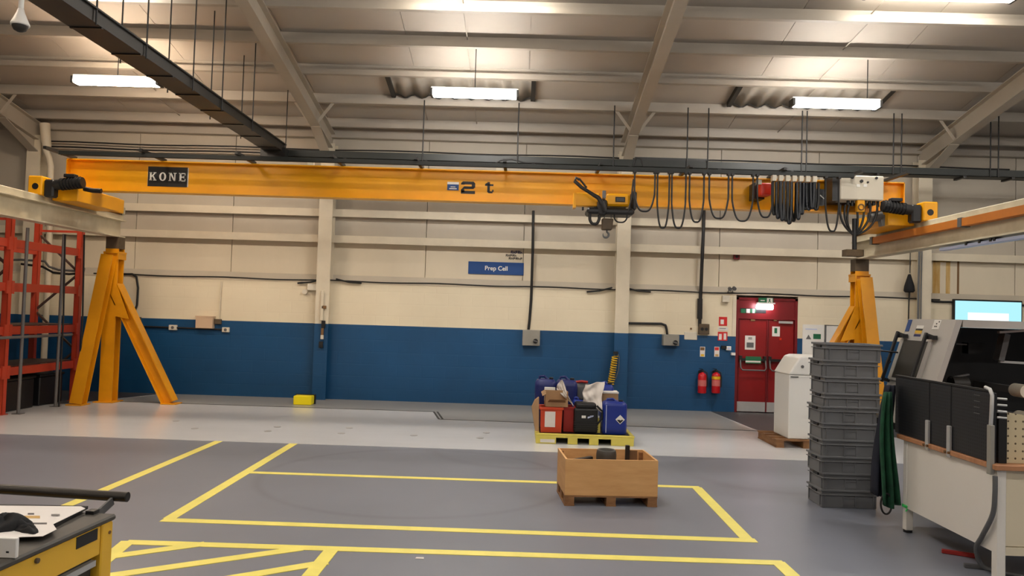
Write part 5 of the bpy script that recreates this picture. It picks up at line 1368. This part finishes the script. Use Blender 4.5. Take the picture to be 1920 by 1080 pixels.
mb = MB(); mb.prism([(x_low, MY0, z_low), (xt_, MY0, zt_), (xt_ + .05, MY0, zt_), (x_low + .05, MY0, z_low)], (0, MY1 - MY0, 0)); mb.build('sloping_front', 'machine', mc)
mb = MB(); mb.box(xt_ + .051, XE, MY0, MY1, zt_ - .065, zt_); mb.build('top_cover', 'machine', mc)
mb = MB(); mb.prism([(x_low + .052, MY1 - .03, z_low), (xt_ + .052, MY1 - .03, zt_ - .066), (XE, MY1 - .03, zt_ - .066), (XE, MY1 - .03, z_low)], (0, .029, 0)); mb.build('rear_lining', 'mach_dark', mc)
mb = MB(); mb.box(x_low + .0, XE, MY0 + .0, MY1, z_low - .06, z_low - .001); mb.build('bed', 'mach_dark', mc)
mb = MB(); mb.box(XE, XE + .05, MY0, MY1, .01, zt_); mb.build('end_wall', 'mach_dark', mc)
mb = MB(); mb.prism([(x_low + .056, MY0 + .03, z_low), (xt_ + .056, MY0 + .03, zt_ - .07), (xt_ + .062, MY0 + .03, zt_ - .07), (x_low + .062, MY0 + .03, z_low)], (0, MY1 - MY0 - .07, 0)); mb.build('front_lining', 'mach_dark', mc)
mb = MB(); mb.box(x_low + .5, XE - .05, MY0 + .05, MY1 - .05, .1, z_low - .061); mb.build('base_cabinet', 'mach_dark', mc)
for x in (x_low + .56, XE - .12):
    mb = MB(); mb.box(x - .05, x + .05, MY0 + .1, MY1 - .1, .001, .1); mb.build('plinth_foot', 'black', mc)


def quad(u0, v0, u1, v1, off, th, nm, mt, par=None, bev=0.0):
    mb = MB(); n = Vector((-1, 0, slope)).normalized()
    mb.prism([mf(u0, v0, off), mf(u1, v0, off), mf(u1, v1, off), mf(u0, v1, off)], n * th); return mb.build(nm, mt, par or mc, bevel=bev)


hw_ = quad(.38, .06, .91, .66, .002, .012, 'hatch_window', 'mach_window', None, .003)
quad(.91, .04, .985, .68, .002, .016, 'hatch_side_rail', 'steel'); quad(.30, .0, .37, .66, .002, .016, 'hatch_side_rail', 'machine'); quad(.38, .02, .95, .058, .002, .02, 'hatch_sill', 'steel')
for u, nm in ((.965, 'far'), (.335, 'near')):
    mb = MB(); mb.bar(mf(u, .76, .07), mf(u, -.05, .07), .026, .03, up=(0, 1, 0)); g = mb.build('hatch_handle', 'black', mc, bevel=.004)
    for v in (.73, .0):
        mb = MB(); mb.bar(mf(u, v, .005), mf(u, v, .056), .022, .03); mb.build('handle_stay', 'black', g)
    q = mf(u - .035, .72, .03); mb = MB(); mb.bar(mf(u + .02, .71, .035), mf(u - .11, .71, .035), .05, .035); mb.build('handle_end', 'black', g)
quad(.90, .80, .985, .985, .001, .003, 'blue_sticker', 'sign_blue')
g = quad(.60, .72, .75, .9, .001, .002, 'warning_sticker', 'white')
quad(.60, .82, .75, .85, .003, .001, 'sticker_band', 'black', g); quad(.60, .785, .75, .82, .003, .001, 'sticker_band', 'hose_yellow', g); quad(.60, .765, .75, .785, .003, .001, 'sticker_band', 'rust', g); quad(.60, .725, .75, .765, .003, .001, 'sticker_band', 'can_navy', g)
g = quad(.28, .85, .42, .99, .001, .002, 'paper_sticker', 'white')
for u, v in ((.35, .93), (.37, .89), (.34, .89), (.31, .96)): quad(u - .008, v - .008, u + .012, v + .012, .003, .001, 'sticker_print', 'black', g)
# clamp lever sticking out on the far side
q0 = at(1648, 657.5, MY1 - .05); q1 = at(1672, 659, MY1 - .05)
mb = MB(); mb.cyl(q0, mf(.94, .45, .02), .008, 8); lv = mb.build('clamp_lever', 'black_metal', mc)
mb = MB(); mb.lathe([(0, -.022), (.016, -.016), (.022, 0), (.016, .016), (0, .022)], q0, 12); mb.build('lever_knob', 'black', lv)
q2 = mf(.98, .28, .06); mb = MB(); mb.lathe([(0, -.02), (.018, -.014), (.024, 0), (.018, .014), (0, .02)], q2, 12); mb.build('clamp_knob', 'black', mc)
# works inside the open end
mb = MB(); A, B = at(1885, 622, 6.9), at(1872, 676, 6.9); mb.bar(at(1884, 626, 6.9), at(1872, 676, 6.9), .05, .09, up=(0, 1, 0)); mb.build('inner_arm', 'dull_steel', mc)
mb = MB(); mb.bar(at(1874, 678, 6.88), at(1925, 681, 6.88), .03, .02); mb.build('inner_rail', 'steel', mc)
mb = MB(); mb.bar(at(1872, 623, 6.85), at(1930, 619, 6.8), .06, .02); mb.build('inner_rail', 'steel', mc)
mb = MB(); mb.bar(at(1776, 644, 7.0), at(1812, 646, 7.0), .02, .012); mb.build('inner_rail', 'dull_steel', mc)
mb = MB(); mb.bar(at(1782, 708, 7.0), at(1816, 702, 7.0), .03, .015); mb.build('inner_rail', 'dull_steel', mc)
mb = MB(); q = at(1797, 720, 7.0); mb.cyl(q + Vector((-.07, 0, 0)), q + Vector((.07, 0, 0)), .07, 18); mb.build('chuck', 'mach_window', mc)
mb = MB(); q = at(1822, 655, 7.1); mb.box(q.x - .06, q.x + .06, q.y - .05, q.y + .05, q.z - .04, q.z + .06); mb.build('inner_block', 'mach_dark', mc)
for px, py, r in ((1917, 733, .058), (1924, 785, .06)):
    q = at(px, py, 6.7); mb = MB(); mb.cyl(q + Vector((0, -.06, 0)), q + Vector((0, .1, 0)), r, 20); mb.build('feed_roller', 'white_warm', mc)
    mb = MB(); mb.box(q.x - .03, q.x + .03, q.y + .1, MY1 - .03, q.z - .03, q.z + .03); mb.build('roller_shaft', 'dull_steel', mc)

# cloths hanging at the bench corner
def cloth(name, label, mt, top, bot, wt_, wb_, Y, seed):
    rnd = random.Random(seed); ph = rnd.uniform(0, 6)
    a, b = at(*top, Y), at(*bot, Y)

    def f(u, v):
        c = a.lerp(b, v); wd = wt_ + (wb_ - wt_) * v ** .6
        k = (u - .5) * wd
        return c + Vector((k + .012 * math.sin(5 * v + ph), .03 * math.sin(u * 13 + ph + v) * (.4 + v), -.03 * math.sin(u * 3.14) * (v > .85)))
    mb = MB(); mb.sheet(f, 18, 16); return solo(mb, name, mt, label, 'cloth', solid=.012, fix=False)


cloth('hanging_cloth', 'navy cloth hanging at the far corner of the workbench', 'cloth_navy', (1667, 722), (1652, 925), .09, .15, 6.54, 4)
cloth('hanging_cloth', 'dark green cloth hanging over the navy one at the bench corner', 'cloth_green', (1664, 735), (1666, 945), .06, .14, 6.48, 9)
mb = MB(); q = at(1662, 940, 6.46); mb.tube([q + Vector((.045 * math.sin(t_), 0, -.03 - .1 * math.cos(t_))) for t_ in [(-2.6 + 5.2 * k / 24) * 1 for k in range(25)]][::-1], .008, 7); o = None
mb2 = MB(); mb2.tube([q + Vector((.046 * math.sin(t_), 0, -.02 + .085 * math.cos(t_))) for t_ in [k * 2 * math.pi / 28 for k in range(28)]], .008, 7, True); solo(mb2, 'hose_loop', 'cable', 'black hose loop hanging below the green cloth', 'hose')
q = Vector((wbx0 + .03, wby1 - .03, at(1680, 950, 6.39).z)); st = thing('green_tie', 'bright green strap tied round the far bench leg', 'strap', (q.x, q.y, q.z))
mb = MB(); mb.box(q.x - .034, q.x + .034, q.y - .034, q.y + .034, q.z - .012, q.z + .012); mb.build('band', 'green_bright', st)
for dx, dz in ((-.05, .012), (-.03, -.035), (.0, .04), (.045, -.01)):
    mb = MB(); p = q + Vector((-.01, -.038, 0)); mb.bar(p, p + Vector((dx, -.004, dz)), .004, .014, up=(0, 1, 0)); mb.build('strap_end', 'green_bright', st)

# ------------------------------------------------------------------ yellow trolley in the left foreground
TZ = .955
TX = atz(219, 963, TZ).x
yf = atz(219, 963, TZ).y
tl = thing('tool_trolley', 'yellow tool trolley with a dark rubber top and a black push tube', 'trolley', (TX, yf, 0))
mb = MB(); mb.box(-2.5, TX, 1.3, yf, TZ - .02, TZ); mb.build('rubber_top', 'rubber_top', tl, bevel=.006)
mb = MB(); mb.box(-2.47, TX - .062, yf - .06, yf - .02, .12, TZ - .021); mb.build('end_panel', 'trolley', tl)
mb = MB(); mb.box(TX - .06, TX - .004, yf - .075, yf - .012, .12, TZ - .021); ps = mb.build('corner_post', 'trolley', tl, bevel=.004)
q = atx(206, 998, TX - .004); mb = MB(); mb.cyl((TX - .006, q.y, q.z), (TX - .0005, q.y, q.z), .006, 10); mb.build('rivet', 'rust_dark', ps)
mb = MB(); mb.box(-2.47, TX - .07, 1.32, yf - .09, .12, .14); mb.build('base_tray', 'trolley', tl)
mb = MB(); mb.box(-2.47, -2.44, 1.32, yf - .09, .141, TZ - .021); mb.build('back_panel', 'trolley', tl)
zl = atx(198, 1037, TX - .006).z
mb = MB(); mb.box(TX - .05, TX - .006, 1.32, yf - .08, zl + .004, TZ - .022); dr = mb.build('drawer', 'trolley', tl, bevel=.003)
A, B = atx(151, 1007, TX - .005), atx(186, 1002, TX - .005)
zA = atx(168, 1000, TX - .005).z; zB = atx(168, 1021, TX - .005).z
mb = MB(); mb.box(TX - .008, TX - .0045, A.y, B.y, zB, zA); mb.build('grip_slot', 'black', dr)
q = atx(82, 1052, TX - .006); mb = MB(); mb.cyl((TX - .01, q.y, q.z), (TX + .002, q.y, q.z), .008, 14); mb.build('lock', 'brown_box', dr)
mb = MB(); mb.box(TX - .06, TX - .03, 1.32, yf - .09, .64, zl - .0); mb.build('roller_front', 'mach_window', tl)
mb = MB(); mb.bar((TX - .022, 1.32, zl - .022), (TX - .022, yf - .09, zl - .022), .02, .02); mb.build('grip_rail', 'steel', tl)
mb = MB(); mb.box(TX - .06, TX - .03, 1.32, yf - .09, .141, .639); mb.build('lower_door', 'mach_window', tl)
for x in (-2.38, TX - .1):
    for y in (1.42, yf - .14):
        mb = MB(); mb.cyl((x - .018, y, .052), (x + .018, y, .052), .05, 18); cs = mb.build('castor', 'black', tl)
        mb = MB(); mb.box(x - .026, x + .026, y - .03, y + .03, .07, .119); mb.build('castor_fork', 'dull_steel', cs)
q0 = at(236, 932, yf + .1); q1 = at(0, 921, yf + .1)
dirx = Vector((q1.x - q0.x, 0, q1.z - q0.z)).normalized()
mb = MB(); mb.cyl(q0, q0 + dirx * 1.1, .018, 20); ht = mb.build('push_tube', 'black_metal', tl)
mb = MB(); mb.cyl(q0 - dirx * .001, q0 + dirx * .004, .0145, 16); mb.build('tube_bore', 'black', ht)
for s in (.06, 1.0):
    p = q0 + dirx * s; mb = MB(); mb.bar((p.x + .0, yf - .01, TZ - .02), (p.x + .01, yf + .09, p.z - .014), .03, .008, up=(1, 0, 0)); mb.build('tube_bracket', 'dull_steel', tl)
    mb = MB(); mb.box(p.x - .015, p.x + .015, yf - .03, yf + .004, TZ + .0005, TZ + .012); mb.build('bracket_nut', 'black', tl)
# the trolley stands a little askew
_v = atz(219, 963, TZ) - atz(38, 1043, TZ)
tl.rotation_euler.z = -math.atan2(_v.x, _v.y)
# things on the trolley
zt2 = TZ + .002
cp = thing('clipboard', 'black clipboard under white papers on the yellow trolley', 'clipboard', (-1.75, 2.4, TZ))
P_ = [atz(*q, zt2) for q in ((-60, 949), (165, 954), (98, 992), (-80, 1022))]
mb = MB(); mb.prism(P_, (0, 0, .01)); mb.build('board', 'black', cp)
pp = thing('paper_sheets', 'loose white printed sheets lying on the clipboard', 'paper', (-1.75, 2.4, TZ + .013))
for i, (pts, dz) in enumerate(((((-60, 948), (152, 950), (160, 954), (94, 986), (-70, 1000)), .013), (((-40, 962), (88, 966), (106, 993), (80, 1006), (-40, 1010)), .0145))):
    P_ = [atz(*q, zt2 + dz) for q in pts]; mb = MB(); mb.prism(P_, (0, 0, .0012)); sh = mb.build('sheet', 'paper', pp)
    if i == 1:
        for a, b, c, d, mt in ((52, 962, 64, 965, 'cable_blue'), (45, 967, 75, 972, 'rust'), (96, 964, 112, 967, 'dull_steel'), (60, 980, 88, 983, 'cable_blue'), (28, 972, 50, 977, 'spill')):
            P2 = [atz(*q, zt2 + dz + .0013) for q in ((a, b), (c, b), (c, d), (a, d))]; mb = MB(); mb.prism(P2, (0, 0, .0004)); mb.build('print', mt, sh)
c = atz(20, 1000, zt2)
mb = MB()


def mound(cx, cy, rx, ry, rot, h, ph):
    def lump(u, v):
        a = u * 2 * math.pi; r = math.sin(v * math.pi / 2)
        k = 1 + .12 * math.sin(3 * a + ph) + .07 * math.sin(7 * a + 2 * ph)
        x, y = rx * r * k * math.cos(a), ry * r * k * math.sin(a)
        x, y = x * math.cos(rot) - y * math.sin(rot), x * math.sin(rot) + y * math.cos(rot)
        z = h * max(0, math.cos(v * math.pi / 2)) ** .6 * (1 + .3 * math.sin(3 * a + 4 * v + ph) * (v > 0) + .15 * math.sin(31 * x + 23 * y))
        return (cx + x, cy + y, TZ + .0165 + max(0, z))
    mb.sheet(lump, 30, 10)


g0, g1, g2 = atz(5, 1000, TZ), atz(50, 1006, TZ), atz(28, 1000, TZ)
mound(g0.x, g0.y, .075, .06, .3, .035, 1.0); mound(g1.x, g1.y, .05, .022, -.5, .016, 2.2); mound(g2.x, g2.y, .05, .035, .2, .026, 3.1)
solo(mb, 'black_glove', 'cloth_black', 'black cloth glove heaped on the front of the trolley top', 'glove', fix=False)
A = [atz(*q, TZ) for q in ((-60, 1054), (30, 1047), (30, 1047), (-60, 1054))]
n0 = atz(29, 1048, TZ); ztop = TZ + .058
wbx = thing('white_box', 'small white carton on the near corner of the trolley top', 'carton', (n0.x - .1, n0.y, TZ))
mb = MB(); mb.box(n0.x - .2, n0.x, n0.y, n0.y + .014, TZ + .001, ztop); mb.build('body', 'white', wbx, bevel=.002)
mb = MB(); mb.box(n0.x - .028, n0.x - .02, n0.y - .0008, n0.y, TZ + .016, TZ + .021); mb.build('print', 'cable_blue', wbx)
